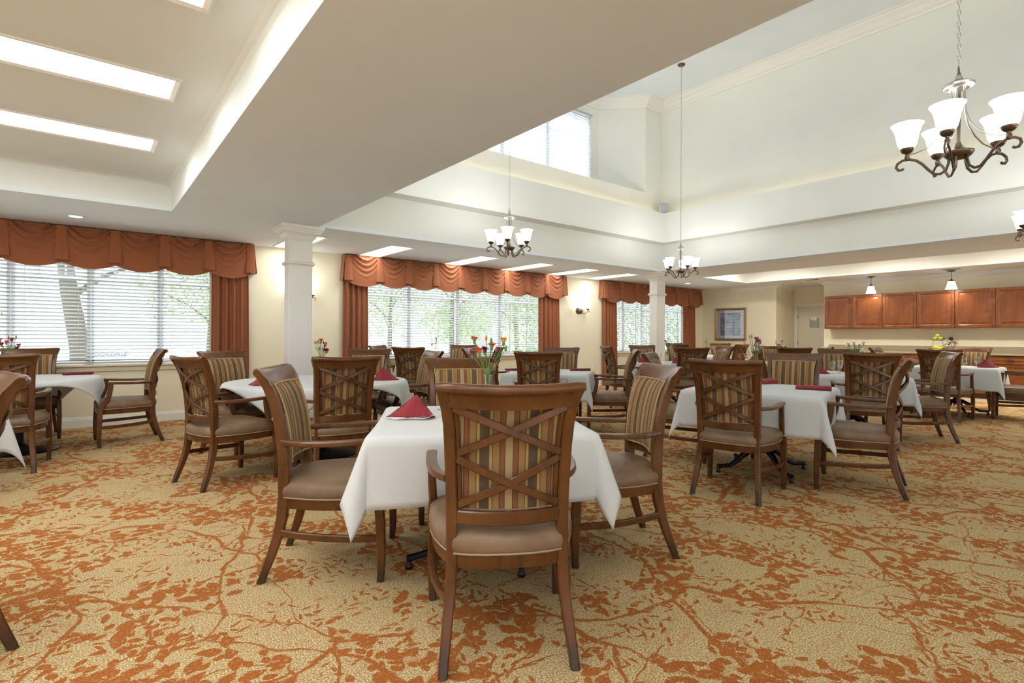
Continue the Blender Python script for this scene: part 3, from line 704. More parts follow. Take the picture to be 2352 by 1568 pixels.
# napkins
def tent_napkin(x, y, rz, w, h, label, m=M_napkin, lean=0.):
    r_ = empty('napkin', (x, y, ZL), rz, label=label, cat='napkin', group='burgundy folded napkins')
    def front(u, v):
        a = 2*u-1; k = 1-v; hw = w/2
        px_ = a*hw*k + lean*v; bulge = -.028*(1-a*a)*k; py = bulge+.045*v+.004*sin(6*a)*k
        return (px_, py, h*(v-.10*sin(pi*v)*abs(a))+.001)
    gg = G(); gg.grid(16, 10, front); o = gg.build('front_fold', m, r_, ang=180); md = o.modifiers.new('t', 'SOLIDIFY'); md.thickness = .005; md.offset = 1
    def back(u, v):
        a = 2*u-1; k = 1-v; hw = w/2*.94
        return (a*hw*k+lean*v, .012+.10*(1-a*a)*k+.045*v*1.05, h*.985*v+.001)
    gg = G(); gg.grid(14, 8, back); o = gg.build('back_fold', m, r_, ang=180); md = o.modifiers.new('t', 'SOLIDIFY'); md.thickness = .005; md.offset = -1
    return r_
def flat_napkin(x, y, rz, w, label, m=M_napkin, th=.028, flap=True):
    r_ = empty('napkin', (x, y, ZL), rz, label=label, cat='napkin', group='burgundy folded napkins'); d = .075
    rings = []
    for i in range(11):
        a = -w/2+w*i/10; wob = .004*sin(9*a+x*5); zz = th*(1+.08*sin(14*a))
        rings.append([(a, -d/2+wob, .002), (a, d/2+wob, .001), (a, d/2+.008+wob, zz*.5), (a, d/2-.006+wob, zz), (a, 0+wob, zz*1.06), (a, -d/2+.006+wob, zz*.95), (a, -d/2-.008+wob, zz*.5)])
    G().loft(rings).build('roll', m, r_, ang=60)
    if flap: G().add([(-.07, -d/2-.006, th*.62), (.05, -d/2-.007, th*.55), (0, -d/2-.010, th*.2), (-.07, -.01, th*1.1), (.05, -.012, th*1.1)], [(0, 2, 1), (0, 1, 4, 3)]) or None
    if flap:
        gg = G(); gg.add([(-.07, -.02, th*1.08), (.075, -.02, th*1.06), (.03, -d/2-.011, th*.35), (-.07, .015, th*1.1), (.075, .015, th*1.09)], [(0, 2, 1), (3, 0, 1, 4)])
        o = gg.build('flap', m, r_, smooth=False); md = o.modifiers.new('t', 'SOLIDIFY'); md.thickness = .003
    return r_
D = radians
tent_napkin(1.417, 2.662, D(-40), .275, .118, 'burgundy napkin folded into a tall triangle on the nearest table', lean=.02)
tent_napkin(1.24, 5.19, D(-62), .27, .10, 'burgundy triangle napkin at the left edge of the large round table', lean=.0)
tent_napkin(2.42, 5.08, D(-20), .27, .125, 'burgundy triangle napkin at the right edge of the large round table', lean=-.03)
flat_napkin(-.04, 7.80, D(-8), .27, 'dark burgundy napkin lying flat on the left window table', M_napdk)
flat_napkin(4.46, 5.50, D(-30), .26, 'burgundy flat napkin at the left end of the centre back table', M_napdk, flap=False)
flat_napkin(5.16, 4.99, D(-36), .27, 'burgundy flat napkin at the right end of the centre back table', M_napdk, flap=False)
tent_napkin(7.74, 5.92, D(-30), .25, .12, 'burgundy triangle napkin left of the slim vase at the far column table')
tent_napkin(7.98, 5.38, D(-40), .26, .13, 'burgundy triangle napkin right of the slim vase at the far column table')
flat_napkin(5.22, 2.52, D(-20), .18, 'short burgundy rolled napkin at the back of the right-hand table', th=.045, flap=False)
flat_napkin(4.95, 1.99, D(-72), .27, 'burgundy rolled napkin with folded flap at the front of the right-hand table', th=.034)
tent_napkin(7.22, 2.84, D(-60), .24, .12, 'burgundy triangle napkin left of the two wine goblets')
tent_napkin(7.93, 2.76, D(-25), .18, .15, 'burgundy upright napkin right of the two wine goblets')
tent_napkin(10.88, 1.85, D(-50), .30, .125, 'burgundy triangle napkin at the right end of the counter-side table')
tent_napkin(10.95, 2.36, D(-50), .24, .10, 'burgundy napkin behind the goblets on the counter-side table')
tent_napkin(7.50, 2.25, D(-40), .24, .10, 'burgundy napkin between the two right-hand lattice chairs')
tent_napkin(9.70, 4.91, D(-40), .28, .13, 'burgundy triangle napkin on the table before the door alcove')
# flatware
def cutlery(kind, x, y, rz, label):
    gg = G(); h = 0
    if kind == 'knife':
        gg.tube([(-.115, 0, .004), (-.09, 0, .006), (0, 0, .005), (.02, 0, .003)], .012, .007, rect=True); gg.tube([(.02, 0, .004), (.06, .001, .004), (.11, .002, .003)], .018, .0025, rect=True, sc=[.7, 1, .5])
    elif kind == 'fork':
        gg.tube([(-.10, 0, .003), (-.06, 0, .006), (.02, 0, .008), (.045, 0, .006)], .012, .004, rect=True, sc=[1.1, .9, .5, .9])
        for q in (-.009, -.003, .003, .009): gg.tube([(.045, q*.8, .006), (.07, q, .006), (.10, q*.95, .014)], .0035, .0025, rect=True)
    else:
        gg.tube([(-.10, 0, .003), (-.06, 0, .006), (.02, 0, .009), (.045, 0, .008)], .012, .004, rect=True, sc=[1.1, .9, .5, .7])
        gg.grid(8, 6, lambda u, v: (.045+.06*u, (v-.5)*.04*sqrt(max(0, 1-(2*u-1)**2))*(1.1-.2*u), .004+.010*((2*u-1)**2)*.8+.02*(v-.5)**2+.004*u))
    o = gg.build(kind, M_silver, loc=(x, y, ZL), rz=rz, ang=60, label=label, cat='cutlery'); 
    if kind != 'fork': pass
    return o
cutlery('knife', 1.378, 2.632, D(-42), 'steel knife in front of the tall napkin on the nearest table')
cutlery('fork', 1.385, 2.600, D(-36), 'steel fork lying before the knife on the nearest table')
cutlery('spoon', 1.410, 2.606, D(-24), 'steel spoon with bowl raised beside the tall napkin')
# goblets
def goblet(x, y, label, h=.165):
    r_ = empty('wine_goblet', (x, y, ZL), label=label, cat='glass', group='clear stemmed goblets')
    G().lathe([(.020, .058), (.030, .075), (.036, .10), (.037, .125), (.034, .155), (.033, .165), (.0315, .165), (.0325, .155), (.0355, .125), (.0345, .10), (.028, .078), (.004, .062)], 20, cap=False).build('bowl', M_glass, r_, ang=60)
    G().lathe([(.034, 0), (.034, .003), (.012, .007), (.0055, .014), (.0055, .035), (.009, .040), (.0055, .046), (.012, .056), (.020, .060)], 18).build('stem', M_glass, r_, ang=60)
    G().lathe([(.003, .064), (.027, .079), (.0335, .100), (.0338, .104), (.002, .104)], 18).build('water', M_water, r_)
    return r_
goblet(7.26, 2.70, 'left one of two clear goblets in front of the striped chair'); goblet(7.62, 2.74, 'right one of two clear goblets, beside the upright napkin')
goblet(10.40, 2.04, 'goblet left on the counter-side table, close behind a chair post'); goblet(11.06, 2.02, 'goblet right on the counter-side table, behind the triangle napkin')
goblet(8.22, 5.95, 'small goblet behind the left napkin at the far column table'); goblet(8.40, 5.72, 'small goblet beside the right napkin at the far column table')
goblet(1.73, 2.84, 'goblet half hidden behind the foreground chair on the nearest table')
# flowers
COLR = dict(peach=(.75, .36, .22), pink=(.72, .30, .38), burg=(.25, .02, .06), orange=(.80, .22, .05), white=(.85, .84, .80), red=(.55, .02, .03), yellow=(.85, .50, .12), mauve=(.38, .09, .16))
M_fl = {k: mat('petal_'+k, v, .6, spec=.2) for k, v in COLR.items()}
def bloom(gg, c, r, rnd):
    for k in range(18):
        a = 2*pi*k/9+rnd.random()*.4; t = .35+.95*(k/18)+.3*rnd.random(); q = r*(.8+.4*rnd.random()); d = Vector((cos(a)*sin(t), sin(a)*sin(t), cos(t)))
        sd = Vector((-sin(a), cos(a), 0)); C = Vector(c)
        p = [C, C+d*q*.6+sd*q*.42, C+d*q*1.05+sd*q*.30+Vector((0, 0, -.12*q)), C+d*q*1.1-sd*q*.30+Vector((0, 0, -.16*q)), C+d*q*.6-sd*q*.42]
        gg.add(p, [(0, 1, 2, 3, 4)])
    gg.ball((c[0], c[1], c[2]+r*.1), r*.5, 6, 4)
def vase(x, y, z, label, cols, hv=.22, top=.46, spread=.09, n_buds=4, bowl=False, seed=1, rb=.03):
    rnd = random.Random(seed); r_ = empty('flower_vase', (x, y, z), label=label, cat='vase', group='small vases of carnations')
    if bowl: prof = [(.040, 0), (.045, .006), (.048, hv), (.0455, hv), (.043, .01), (.002, .008)]
    else: prof = [(rb*1.15, 0), (rb*1.2, .008), (rb*.75, hv*.55), (rb*.72, hv*.75), (rb*.95, hv), (rb*.88, hv), (rb*.65, hv*.75), (rb*.66, hv*.5), (rb*1.05, .012), (.002, .01)]
    G().lathe(prof, 18, cap=False).build('glass', M_glass, r_, ang=60)
    rr = .04 if bowl else rb*.62
    G().lathe([(.002, .013), (rr*.95, .015), (rr*.9, hv*.6), (.002, hv*.6)], 14).build('water', M_water, r_)
    ns = len(cols)+n_buds
    for i in range(ns):
        a = 2*pi*i/ns*2.4+rnd.random(); big = i < len(cols)
        h = top*(.58+.36*rnd.random()) if big else top*(.72+.28*rnd.random())
        rad = spread*(.25+.75*rnd.random())
        q = .5*rr
        p0 = (-q*cos(a)*.7, -q*sin(a)*.7, .02); p1 = (q*cos(a)*.9, q*sin(a)*.9, hv); p2 = (rad*.55*cos(a), rad*.55*sin(a), (hv+h)/2); p3 = (rad*cos(a), rad*sin(a), h)
        st = G().tube([p0, p1, p2, p3], .004, n=5).build('stem', M_stem, r_)
        if big:
            gg = G(); bloom(gg, p3, .027, rnd); gg.build('bloom', M_fl[cols[i]], st, smooth=False)
            G().lathe([(.003, -.026), (.008, -.02), (.009, -.004), (.004, 0)], 6, p3).build('calyx', M_leaf, st)
        else:
            G().lathe([(.002, -.018), (.0075, -.010), (.008, 0), (.004, .013), (.001, .018)], 6, p3).build('bud', M_leaf if i % 2 else M_fl[cols[i % len(cols)]], st)
        gg = G(); m_ = Vector(p2); dr = Vector((cos(a+1), sin(a+1), .9)).normalized()
        gg.add([m_, m_+dr*.035+Vector((.004, 0, 0)), m_+dr*.075, m_+dr*.035-Vector((.004, 0, 0))], [(0, 1, 2, 3)]); gg.build('leaf', M_leaf, st, smooth=False)
    return r_
vase(1.768, 2.425, ZL, 'glass vase of peach, burgundy and orange carnations on the nearest table', ['peach', 'burg', 'mauve', 'orange', 'orange', 'yellow', 'burg', 'peach'], .235, .46, .105, 6, seed=4)
vase(1.875, 5.41, ZL, 'vase of orange-red and white carnations on the large round table', ['orange', 'orange', 'white', 'burg', 'red'], .2, .43, .08, 6, seed=5)
vase(4.62, 7.82, ZL, 'slim vase of small orange buds before the middle window', ['peach', 'orange'], .2, .46, .07, 5, seed=6)
vase(8.071, 5.674, ZL, 'slim clear vase with dark red sprigs at the far column table', ['burg', 'red'], .2, .44, .06, 6, seed=7)
vase(4.70, 2.38, ZL, 'vase of pale pink carnations and buds on the right-hand table', ['pink', 'pink', 'pink', 'mauve', 'pink'], .2, .47, .09, 6, seed=8)
vase(11.99, 7.30, ZL, 'small vase of pale orange carnations left of the framed picture', ['orange', 'peach', 'peach'], .2, .44, .09, 4, seed=9)
vase(9.89, 4.56, ZL, 'vase of red and white carnations before the door alcove', ['red', 'white', 'orange', 'white', 'red', 'white'], .18, .42, .11, 3, seed=10)
vase(-.59, 7.52, ZL, 'vase of dusky pink carnations against the left window', ['mauve', 'pink', 'pink', 'burg', 'mauve', 'red'], .2, .43, .08, 3, seed=11)
vase(7.77, 2.61, ZL, 'short glass bowl of white carnations with thick green stems', ['white', 'white', 'white', 'white', 'white', 'white'], .22, .42, .13, 5, True, seed=12)

# ------------------------------------------------------------------ lamps
def troffer(x, y, z, lx, ly, label, group, w, col=(.91, .975, 1)):
    r = empty('ceiling_light', (x, y, z), label=label, cat='ceiling light', group=group); b = .028
    gg = G()
    def rg(i, zz): return [(-lx/2+i, -ly/2+i, zz), (lx/2-i, -ly/2+i, zz), (lx/2-i, ly/2-i, zz), (-lx/2+i, ly/2-i, zz)]
    gg.loft([list(reversed(q)) for q in (rg(-.01, 0), rg(-.01, -.012), rg(0, -.014), rg(b, -.004), rg(b, 0))], False)
    gg.build('frame', M_trim, r, smooth=False)
    G().box(-lx/2+b, lx/2-b, -ly/2+b, ly/2-b, -.006, -.001).build('diffuser', M_diff, r, smooth=False)
    l = area('troffer_lamp', (0, 0, -.016), lx-2*b-.02, ly-2*b-.02, w, col); l.parent = r
    return r
wl = ['leftmost, half behind the column', 'second from the column', 'third', 'fourth', 'fifth', 'rightmost, by the far column']
for i, x in enumerate((2.48, 3.85, 5.52, 6.88, 8.15, 9.42)):
    troffer(x, 8.13, ZC, .40, 1.27, 'rectangular ceiling light over the window aisle, ' + wl[i], 'rectangular lights over the window aisle', TROFFER_W*.42)
for i, y in enumerate((5.66, 4.30, 2.94, 1.58, .22, -1.14, -2.5)):  # lights past the third are added out of view to brighten the room
    troffer(-.14, y, 2.87, 1.27, .40, 'long ceiling light in the left coffer, ' + ('nearest the window', 'second from the window', 'third from the window', 'fourth, added out of view', 'fifth', 'sixth, added out of view', 'seventh, added at the back out of view')[i], 'long lights in the left coffer', TROFFER_W*.9)
for i, y in enumerate((5.66, 4.30, 2.94, 1.58, .22, -1.14, -2.5)):  # whole row is unseen, added as extra room light
    troffer(-2.9, y, 2.87, 1.27, .40, 'added long ceiling light in the unseen second row of the left coffer, number %s from the window' % ('one', 'two', 'three', 'four', 'five', 'six', 'seven')[i], 'long lights in the left coffer', TROFFER_W*.9)
for i, y in enumerate((6.0, 3.7, 1.4, -.9)):  # troffers added out of sight to brighten the counter side
    troffer(12.2, y, 2.92, .40, 1.27, 'added ceiling light hidden up in the right tray, ' + ('nearest the window wall', 'second from the window wall', 'third from the window wall', 'at the back')[i], 'added lights up in the right tray', 34, (1, .96, .87))
def can_light(x, y, z, label, w=6):
    r = empty('recessed_light', (x, y, z), label=label, cat='ceiling light', group='round recessed ceiling lights')
    G().lathe([(.062, -.001), (.092, -.001), (.094, -.006), (.085, -.010), (.066, -.008)], 24, cap=False).build('trim_ring', M_trim, r)
    G().lathe([(.001, -.004), (.066, -.004), (.066, -.001), (.001, -.001)], 24).build('lens', M_can, r)
    l = bpy.data.lights.new('can_lamp', 'SPOT'); l.energy = w*5; l.spot_size = radians(120); l.spot_blend = .8; l.shadow_soft_size = .06; l.color = (1, .95, .87)
    o = bpy.data.objects.new('can_lamp', l); COL.objects.link(o); o.parent = r; o.location = (0, 0, -.02)
can_light(-.07, 8.05, ZC, 'round recessed light above the left window valance'); can_light(12.1, 7.9, ZC, 'round recessed light right of the far column')
for i, y in enumerate((5.6, 3.9, 2.2, .5, -1.2)): can_light(12.75, y, 2.92, 'round recessed light up in the right ceiling tray, ' + ('first', 'second', 'third', 'fourth', 'fifth')[i] + ' from the window wall', 14)
SH = [(r*1.12, z*1.14) for r, z in [(.020, 0), (.032, .004), (.045, .030), (.050, .055), (.055, .085), (.064, .115), (.078, .138), (.076, .139), (.061, .116), (.052, .085), (.047, .055), (.042, .032), (.030, .008), (.004, .006)]]
sh_me = G().lathe(SH, 20, cap=False).mesh('glass_shade', M_shade, True, 80)
def chain_mesh(L, p=.034, w=.0048):
    gg = G(); k = int(L/p)
    for i in range(k):
        a = pi/2*(i % 2); ring = []
        for j in range(8):
            t = 2*pi*j/8; u = .0085*cos(t); z = -.0225*sin(t)
            ring.append((u*cos(a), u*sin(a), -(i+.5)*p+z))
        gg.tube(ring, w, n=4, loop=True, up=(sin(a), -cos(a), .01))
    return gg
def chandelier(x, y, zb, label, ztop, rot=0., w=CHAND_W):
    r = empty('chandelier', (x, y, zb), rot, label=label, cat='chandelier', group='five-light chandeliers on long chains')
    # hub, bowl, finial column
    G().lathe([(.018, .085), (.050, .090), (.066, .104), (.075, .120), (.075, .128), (.055, .132), (.030, .150), (.017, .175), (.010, .19), (.010, .60)], 20).build('hub', M_bronze, r)
    G().lathe([(.052, .505), (.060, .513), (.075, .518), (.078, .530), (.070, .538), (.045, .545), (.020, .566), (.012, .59), (.004, .596)], 20).build('crown_plate', M_nickel, r)
    G().tube([(.018*cos(t), 0, .615+.032*sin(t)) for t in [2*pi*i/12 for i in range(12)]], .006, n=5, loop=True, up=(0, 1, 0)).build('top_loop', M_bronze, r)
    for k in range(5):
        a = 2*pi*k/5; ca, sa = cos(a), sin(a)
        def P(q): return [(u*ca, u*sa, z) for u, z in q]
        arm = G().tube(P([(.045, .115), (.046, .07), (.058, .03), (.085, .008), (.115, .012), (.145, .045), (.175, .085), (.205, .112), (.240, .125), (.275, .122), (.300, .105), (.306, .082), (.294, .064), (.276, .064), (.268, .072)]), .015, .010, up=(-sa, ca, 0), rect=True).build('arm', M_bronze, r)
        G().tube(P([(.034, .525), (.034, .42), (.040, .36), (.062, .29), (.105, .225), (.155, .180), (.21, .158), (.248, .155)]), .0095, n=6, up=(-sa, ca, 0)).build('stay_rod', M_nickel, r)
        c = (.25*ca, .25*sa, 0)
        G().lathe([(.008, .118), (.013, .128), (.015, .142), (.010, .152), (.012, .160), (.026, .168), (.036, .182), (.038, .194), (.030, .196)], 14, c).build('cup', M_bronze, arm)
        inst('glass_shade', sh_me, r, (c[0], c[1], .186))
        point('bulb', (c[0], c[1], .33), w, (.93, .98, 1), .03, r)
    L = ztop-zb-.648
    tag(chain_mesh(L).build('chain', M_nickel, r, loc=(0, 0, ztop-zb-.012)), kind='stuff')
    G().lathe([(.065, -.004), (.066, -.012), (.055, -.025), (.02, -.04), (.006, -.05)], 16, (0, 0, ztop-zb)).build('canopy', M_bronze, r)
    return r
chandelier(4.12, .84, 2.195, 'large near chandelier at the upper right with five lit glass shades', ZT, radians(180))
chandelier(4.45, 5.62, 2.262, 'middle chandelier hanging in front of the wide window', ZT, radians(10))
chandelier(8.35, 5.60, 2.256, 'far chandelier hanging beside the far column', ZT, radians(25))
chandelier(8.30, .92, 2.262, 'chandelier at the right edge of the picture, mostly cut off', ZT, radians(65))
def sconce(x, z, label):
    r = empty('wall_sconce', (x, YW, z), label=label, cat='wall lamp', group='two-light wall sconces')
    gg = G(); gg.loft([[(.115*q*cos(t), -yy, .068*q*sin(t)) for t in [-2*pi*i/24 for i in range(24)]] for q, yy in ((1, .001), (1, .008), (.9, .016), (.5, .028), (.15, .034))]); gg.build('back_plate', M_bronze, r)
    for s in (-1, 1):
        a = G().tube([(s*.02, -.03, 0), (s*.05, -.06, -.045), (s*.10, -.10, -.06), (s*.15, -.12, -.02), (s*.185, -.12, .02), (s*.215, -.12, .012), (s*.222, -.12, -.015), (s*.205, -.12, -.025)], .012, .009, up=(0, 1, 0), rect=True).build('arm', M_bronze, r)
        G().lathe([(.008, .01), (.010, .03), (.026, .038), (.036, .052), (.038, .062), (.03, .064)], 14, (s*.175, -.12, 0)).build('cup', M_bronze, a)
        inst('glass_shade', sh_me, r, (s*.175, -.12, .054)); point('bulb', (s*.175, -.12, .20), .5, (1, .94, .84), .03, r)
    return r
sconce(9.16, 1.80, 'bronze wall sconce with two lit shades between the middle and far windows'); sconce(2.72, 1.80, 'bronze wall sconce hidden behind the left column, lighting the wall')
def pendant(x, y, label):
    r = empty('pendant_light', (x, y, ZC), label=label, cat='pendant lamp', group='bell pendant lamps over the counter')
    G().lathe([(.075, -.001), (.078, -.010), (.05, -.020), (.012, -.028), (.004, -.030)], 18).build('canopy', M_bronze, r)
    tag(chain_mesh(.15, .03, .004).build('chain', M_bronze, r, loc=(0, 0, -.024)), kind='stuff')
    G().lathe([(.006, -.165), (.012, -.175), (.016, -.19), (.048, -.208), (.056, -.222), (.04, -.224)][::-1], 16).build('fitter', M_bronze, r)
    G().lathe([(.048, -.215), (.060, -.235), (.067, -.27), (.075, -.31), (.093, -.358), (.102, -.378), (.099, -.380), (.088, -.358), (.071, -.31), (.063, -.27), (.054, -.238), (.03, -.218)], 22, cap=False).build('glass_shade', M_shade, r, ang=80)
    point('bulb', (0, 0, -.33), 9, (1, .95, .86), .035, r)
pendant(13.85, 4.36, 'left bell pendant lamp above the wooden wall cabinets'); pendant(13.85, 2.93, 'right bell pendant lamp above the wooden wall cabinets')
# cove strips lying on the ledge of the high volume
for nm, loc, sx, sy in (('cove_lamp', ((x0+x1)/2, y1-.11, CZ1-.10), x1-x0-.5, .04), ('cove_lamp', (x1-.11, (y0+y1)/2, CZ1-.10), .04, y1-y0-.5)):
    area(nm, loc, sx, sy, COVE_W*10, (1, .82, .5), (pi, 0, 0))

# ------------------------------------------------------------------ serving counter
def panel_door(gg, w, h, t=.02, fr=.062):       # raised-panel front in local x,z, front face towards -y
    lv = [(0, 0, 0), (0, 0, -t+.003), (.003, .003, -t), (fr-.012, fr-.012, -t), (fr, fr, -t+.010), (fr+.006, fr+.006, -t+.012), (fr+.012, fr+.012, -t+.010), (fr+.045, fr+.045, -t+.001), (fr+.048, fr+.048, -t)]
    gg.loft([[(-w/2+a, y, b), (w/2-a, y, b), (w/2-a, y, h-b), (-w/2+a, y, h-b)] for a, b, y in lv], True); return gg
def place(o, x, y, z): o.location = (x, y, z); return o
def upper(ya, yc, yb_, z0, z1, label):           # Y decreases to the right; two doors
    r = empty('wall_cabinet', (XR, (ya+yb_)/2, z0), -pi/2, label=label, cat='cabinet', group='wooden wall cabinets'); w = ya-yb_; h = z1-z0
    G().box(-w/2+.001, w/2-.001, -.305, -.001, 0, h).build('body', M_cab, r, smooth=False)
    m = (ya+yb_)/2
    for (a, b, side) in ((ya, yc, 1), (yc, yb_, -1)):
        dw = a-b-.006; cx = m-(a+b)/2
        d = panel_door(G(), dw, h-.008).build('door', M_cab, r, loc=(cx, -.306, .004), smooth=False)
        G().lathe([(.005, 0), (.006, .012), (.014, .018), (.016, .026), (.010, .032), (.002, .034)], 12).build('knob', M_pewter, d, loc=(side*(dw/2-.03), -.02, .04)).rotation_euler = (pi/2, 0, 0)
    return r
upper(5.42, 4.82, 4.215, 1.41, 2.20, 'wooden wall cabinet with two doors, leftmost next to the door alcove')
upper(4.21, 3.57, 2.925, 1.41, 2.20, 'wooden wall cabinet with two doors, the middle one over the fruit basket')
upper(2.92, 2.285, 1.65, 1.41, 2.20, 'wooden wall cabinet with two doors, cut off by the right edge')
upper(1.645, 1.0, .36, 1.41, 2.20, 'wooden wall cabinet with two doors, beyond the right edge')
G().box(14.395, 14.4, -3, 5.42, 1.41, 1.42)
def lower(ya, yb_, label, nd=2):
    r = empty('base_cabinet', (XR, (ya+yb_)/2, 0), -pi/2, label=label, cat='cabinet', group='wooden base cabinets'); w = ya-yb_
    G().box(-w/2+.001, w/2-.001, -.56, -.001, .10, .862).build('body', M_cab, r, smooth=False)
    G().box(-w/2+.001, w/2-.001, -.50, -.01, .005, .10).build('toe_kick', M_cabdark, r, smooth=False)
    for i in range(nd):
        dw = w/nd-.010; cx = -w/2+w/nd*(i+.5)
        d = panel_door(G(), dw, .150, .02, .03).build('drawer', M_cab, r, loc=(cx, -.561, .70), smooth=False)
        gg = G(); k = 9
        gg.loft([[(-.048*cos(pi*j/k)*q, -.001-yy, .030*sin(pi*j/k)*q-.012) for j in range(k+1)] for q, yy in ((1, 0), (.97, .012), (.8, .022), (.45, .026))]); gg.build('cup_pull', M_pewter, d, loc=(0, -.02, .078))
        d = panel_door(G(), dw, .575, .02, .06).build('door', M_cab, r, loc=(cx, -.561, .112), smooth=False)
        G().lathe([(.005, 0), (.006, .012), (.014, .018), (.016, .026), (.002, .032)], 12).build('knob', M_pewter, d, loc=((dw/2-.035)*(1 if i == 0 else -1), -.02, .53)).rotation_euler = (pi/2, 0, 0)
ys = [5.40, 4.15, 3.66, 2.345, 1.05, -.25, -1.5]
ln = ['leftmost base cabinet by the alcove corner', 'narrow base cabinet behind the lattice chairs', 'base cabinet under the fruit basket', 'base cabinet with cup-pull drawers at the right edge', 'base cabinet beyond the right edge', 'last base cabinet beyond the right edge']
for i in range(6): lower(ys[i], ys[i+1], 'wooden ' + ln[i], 1 if i == 1 else 2)
r = empty('worktop', (XR, 2, .864), label='speckled tan stone worktop running along the whole counter', cat='worktop')
G().cbox(-.605, -.001, -3.5, 3.43, 0, .038, .005).build('slab', M_counter, r, smooth=False)
G().cbox(-.022, -.001, -3.5, 3.43, .038, .165, .003).build('backsplash', M_counter, r, smooth=False)
ZW = .903
r = empty('fruit_stand', (14.08, 3.20, ZW), label='two-tier black wire fruit stand on the counter', cat='basket')
def wire_bowl(rad, z, dep, nm):
    gg = G()
    for q, zz in ((1, dep), (.82, dep*.45), (.55, .004)): gg.tube([(rad*q*cos(t), rad*q*sin(t), z+zz) for t in [2*pi*i/24 for i in range(24)]], .006 if q == 1 else .004, n=5, loop=True)
    for k in range(14):
        a = 2*pi*k/14; gg.tube([(rad*q*cos(a), rad*q*sin(a), z+zz) for q, zz in ((.2, .002), (.55, .004), (.82, dep*.45), (1, dep))], .003, n=4)
    return tag(gg.build(nm, M_black, r), kind='stuff')
wire_bowl(.165, .012, .06, 'lower_basket'); wire_bowl(.13, .235, .055, 'upper_basket')
for s in (-1, 1): G().tube([(0, s*.085, .01), (0, s*.09, .13), (0, s*.08, .24)], .006, n=5).build('post', M_black, r)
rnd = random.Random(3)
for i, (dx, dy, dz) in enumerate(((-.02, .045, .285), (-.01, -.045, .283), (.01, .01, .345))):
    r = empty('apple', (14.08+dx, 3.20+dy, ZW+dz), label='green apple on the upper tier, ' + ('left one', 'right one', 'the one on top')[i], cat='fruit', group='green apples on the fruit stand')
    G().lathe([(.006, -.034), (.022, -.038), (.036, -.022), (.042, .002), (.038, .022), (.024, .034), (.010, .032), (.003, .026)], 16).build('skin', M_apple, r)
    G().tube([(0, 0, .026), (.003, 0, .045)], .004, n=5).build('stem', M_btip, r)
for i in range(5):
    y = 3.20; r = empty('banana', (14.02+.02*(i % 3), y-.01*i, ZW+.055+.022*(i//2)+.012*(i % 2)), radians(85+9*(i-2)), label='yellow banana on the lower tier, ' + ('lowest at the front', 'second in the bunch', 'middle of the bunch', 'fourth in the bunch', 'topmost, its stalk sticking up to the left')[i], cat='fruit', group='bananas on the fruit stand')
    pts = [(.10*sin(t), 0, .075*(1-cos(t))) for t in [-1.25+.25*k for k in range(11)]]
    G().tube(pts, .034, n=7, up=(0, 1, 0), sc=[.35, .7, .95, 1, 1, 1, 1, 1, .9, .7, .3]).build('skin', M_banana, r)
    G().tube([(-.093, 0, .052), (-.104, 0, .072), (-.108, 0, .086)], .011, n=6, up=(0, 1, 0)).build('stalk', M_btip, r)
vase(14.06, 2.93, ZW, 'short glass of red and white carnations on the counter beside the fruit', ['red', 'burg', 'white', 'red', 'white', 'burg'], .09, .25, .11, 4, True, seed=14)
def outlet(x, y, z, rz, label, plug=False):
    r = empty('wall_outlet', (x, y, z), rz, label=label, cat='outlet', group='white wall outlets')
    G().cbox(-.037, .037, -.007, -.0005, -.058, .058, .003).build('plate', M_plate, r, smooth=False)
    for s in (-1, 1): G().cbox(-.016, .016, -.010, -.006, s*.022-.014, s*.022+.014, .002).build('socket', M_plate, r, smooth=False)
    return r
outlet(9.77, YW, .46, 0, 'white outlet low on the wall between the middle and far windows')
outlet(XR, 3.05, 1.22, -pi/2, 'white outlet on the wall above the counter with a black charger plugged in')
r = empty('charger', (XR-.012, 3.04, 1.185), -pi/2, label='black charger plugged into the counter outlet', cat='charger')
G().cbox(-.03, .03, -.05, 0, -.03, .035, .006).build('body', M_plug, r)
G().tube([(0, -.03, -.03), (.01, -.04, -.10), (.03, -.05, -.17), (.06, -.06, -.262)], .005, n=5).build('cord', M_plug, r)

# ------------------------------------------------------------------ picture, door, speaker, vents
r = empty('framed_picture', (XR, 8.02, 1.565), -pi/2, label='gold-framed print under glass on the right wall', cat='picture'); w, h = .93, .92
sec = [(0, 0), (0, .030), (.012, .036), (.030, .028), (.045, .030), (.058, .018), (.062, .010), (.062, 0)]
gg = G(); gg.loft([[(sx*(w/2-a), -.001-d, sz*(h/2-a)) for a, d in sec] for sx, sz in ((-1, -1), (1, -1), (1, 1), (-1, 1))], loop=True); gg.build('frame', M_gold, r, smooth=False)
G().box(-w/2+.05, w/2-.05, -.006, -.002, -h/2+.05, h/2-.05).build('mat_board', M_mat, r, smooth=False)
G().box(-w/2+.16, w/2-.16, -.008, -.006, -h/2+.14, h/2-.13).build('print', M_art, r, smooth=False)
M_picglass = glass('picture_glass', (.97, .98, 1.), .12, .03)
G().box(-w/2+.055, w/2-.055, -.014, -.012, -h/2+.055, h/2-.055).build('glazing', M_picglass, r, smooth=False)
r = empty('door_1', (15.46, 6.20, 0), -pi/2, kind='structure')
G().cbox(-.43, .43, .015, .06, .008, 2.05, .003).build('leaf', M_door, r, smooth=False)
gg = G()
for a, b, c, d in ((-.51, -.435, 0, 2.045), (.435, .475, 0, 2.045), (-.51, .475, 2.045, 2.13)): gg.cbox(a, b, -.018, .08, c, d, .004)
gg.build('casing', M_trim, r, smooth=False)
G().box(-.155, .155, .009, .016, 1.43, 1.77).build('window_rim', M_trim, r, smooth=False)
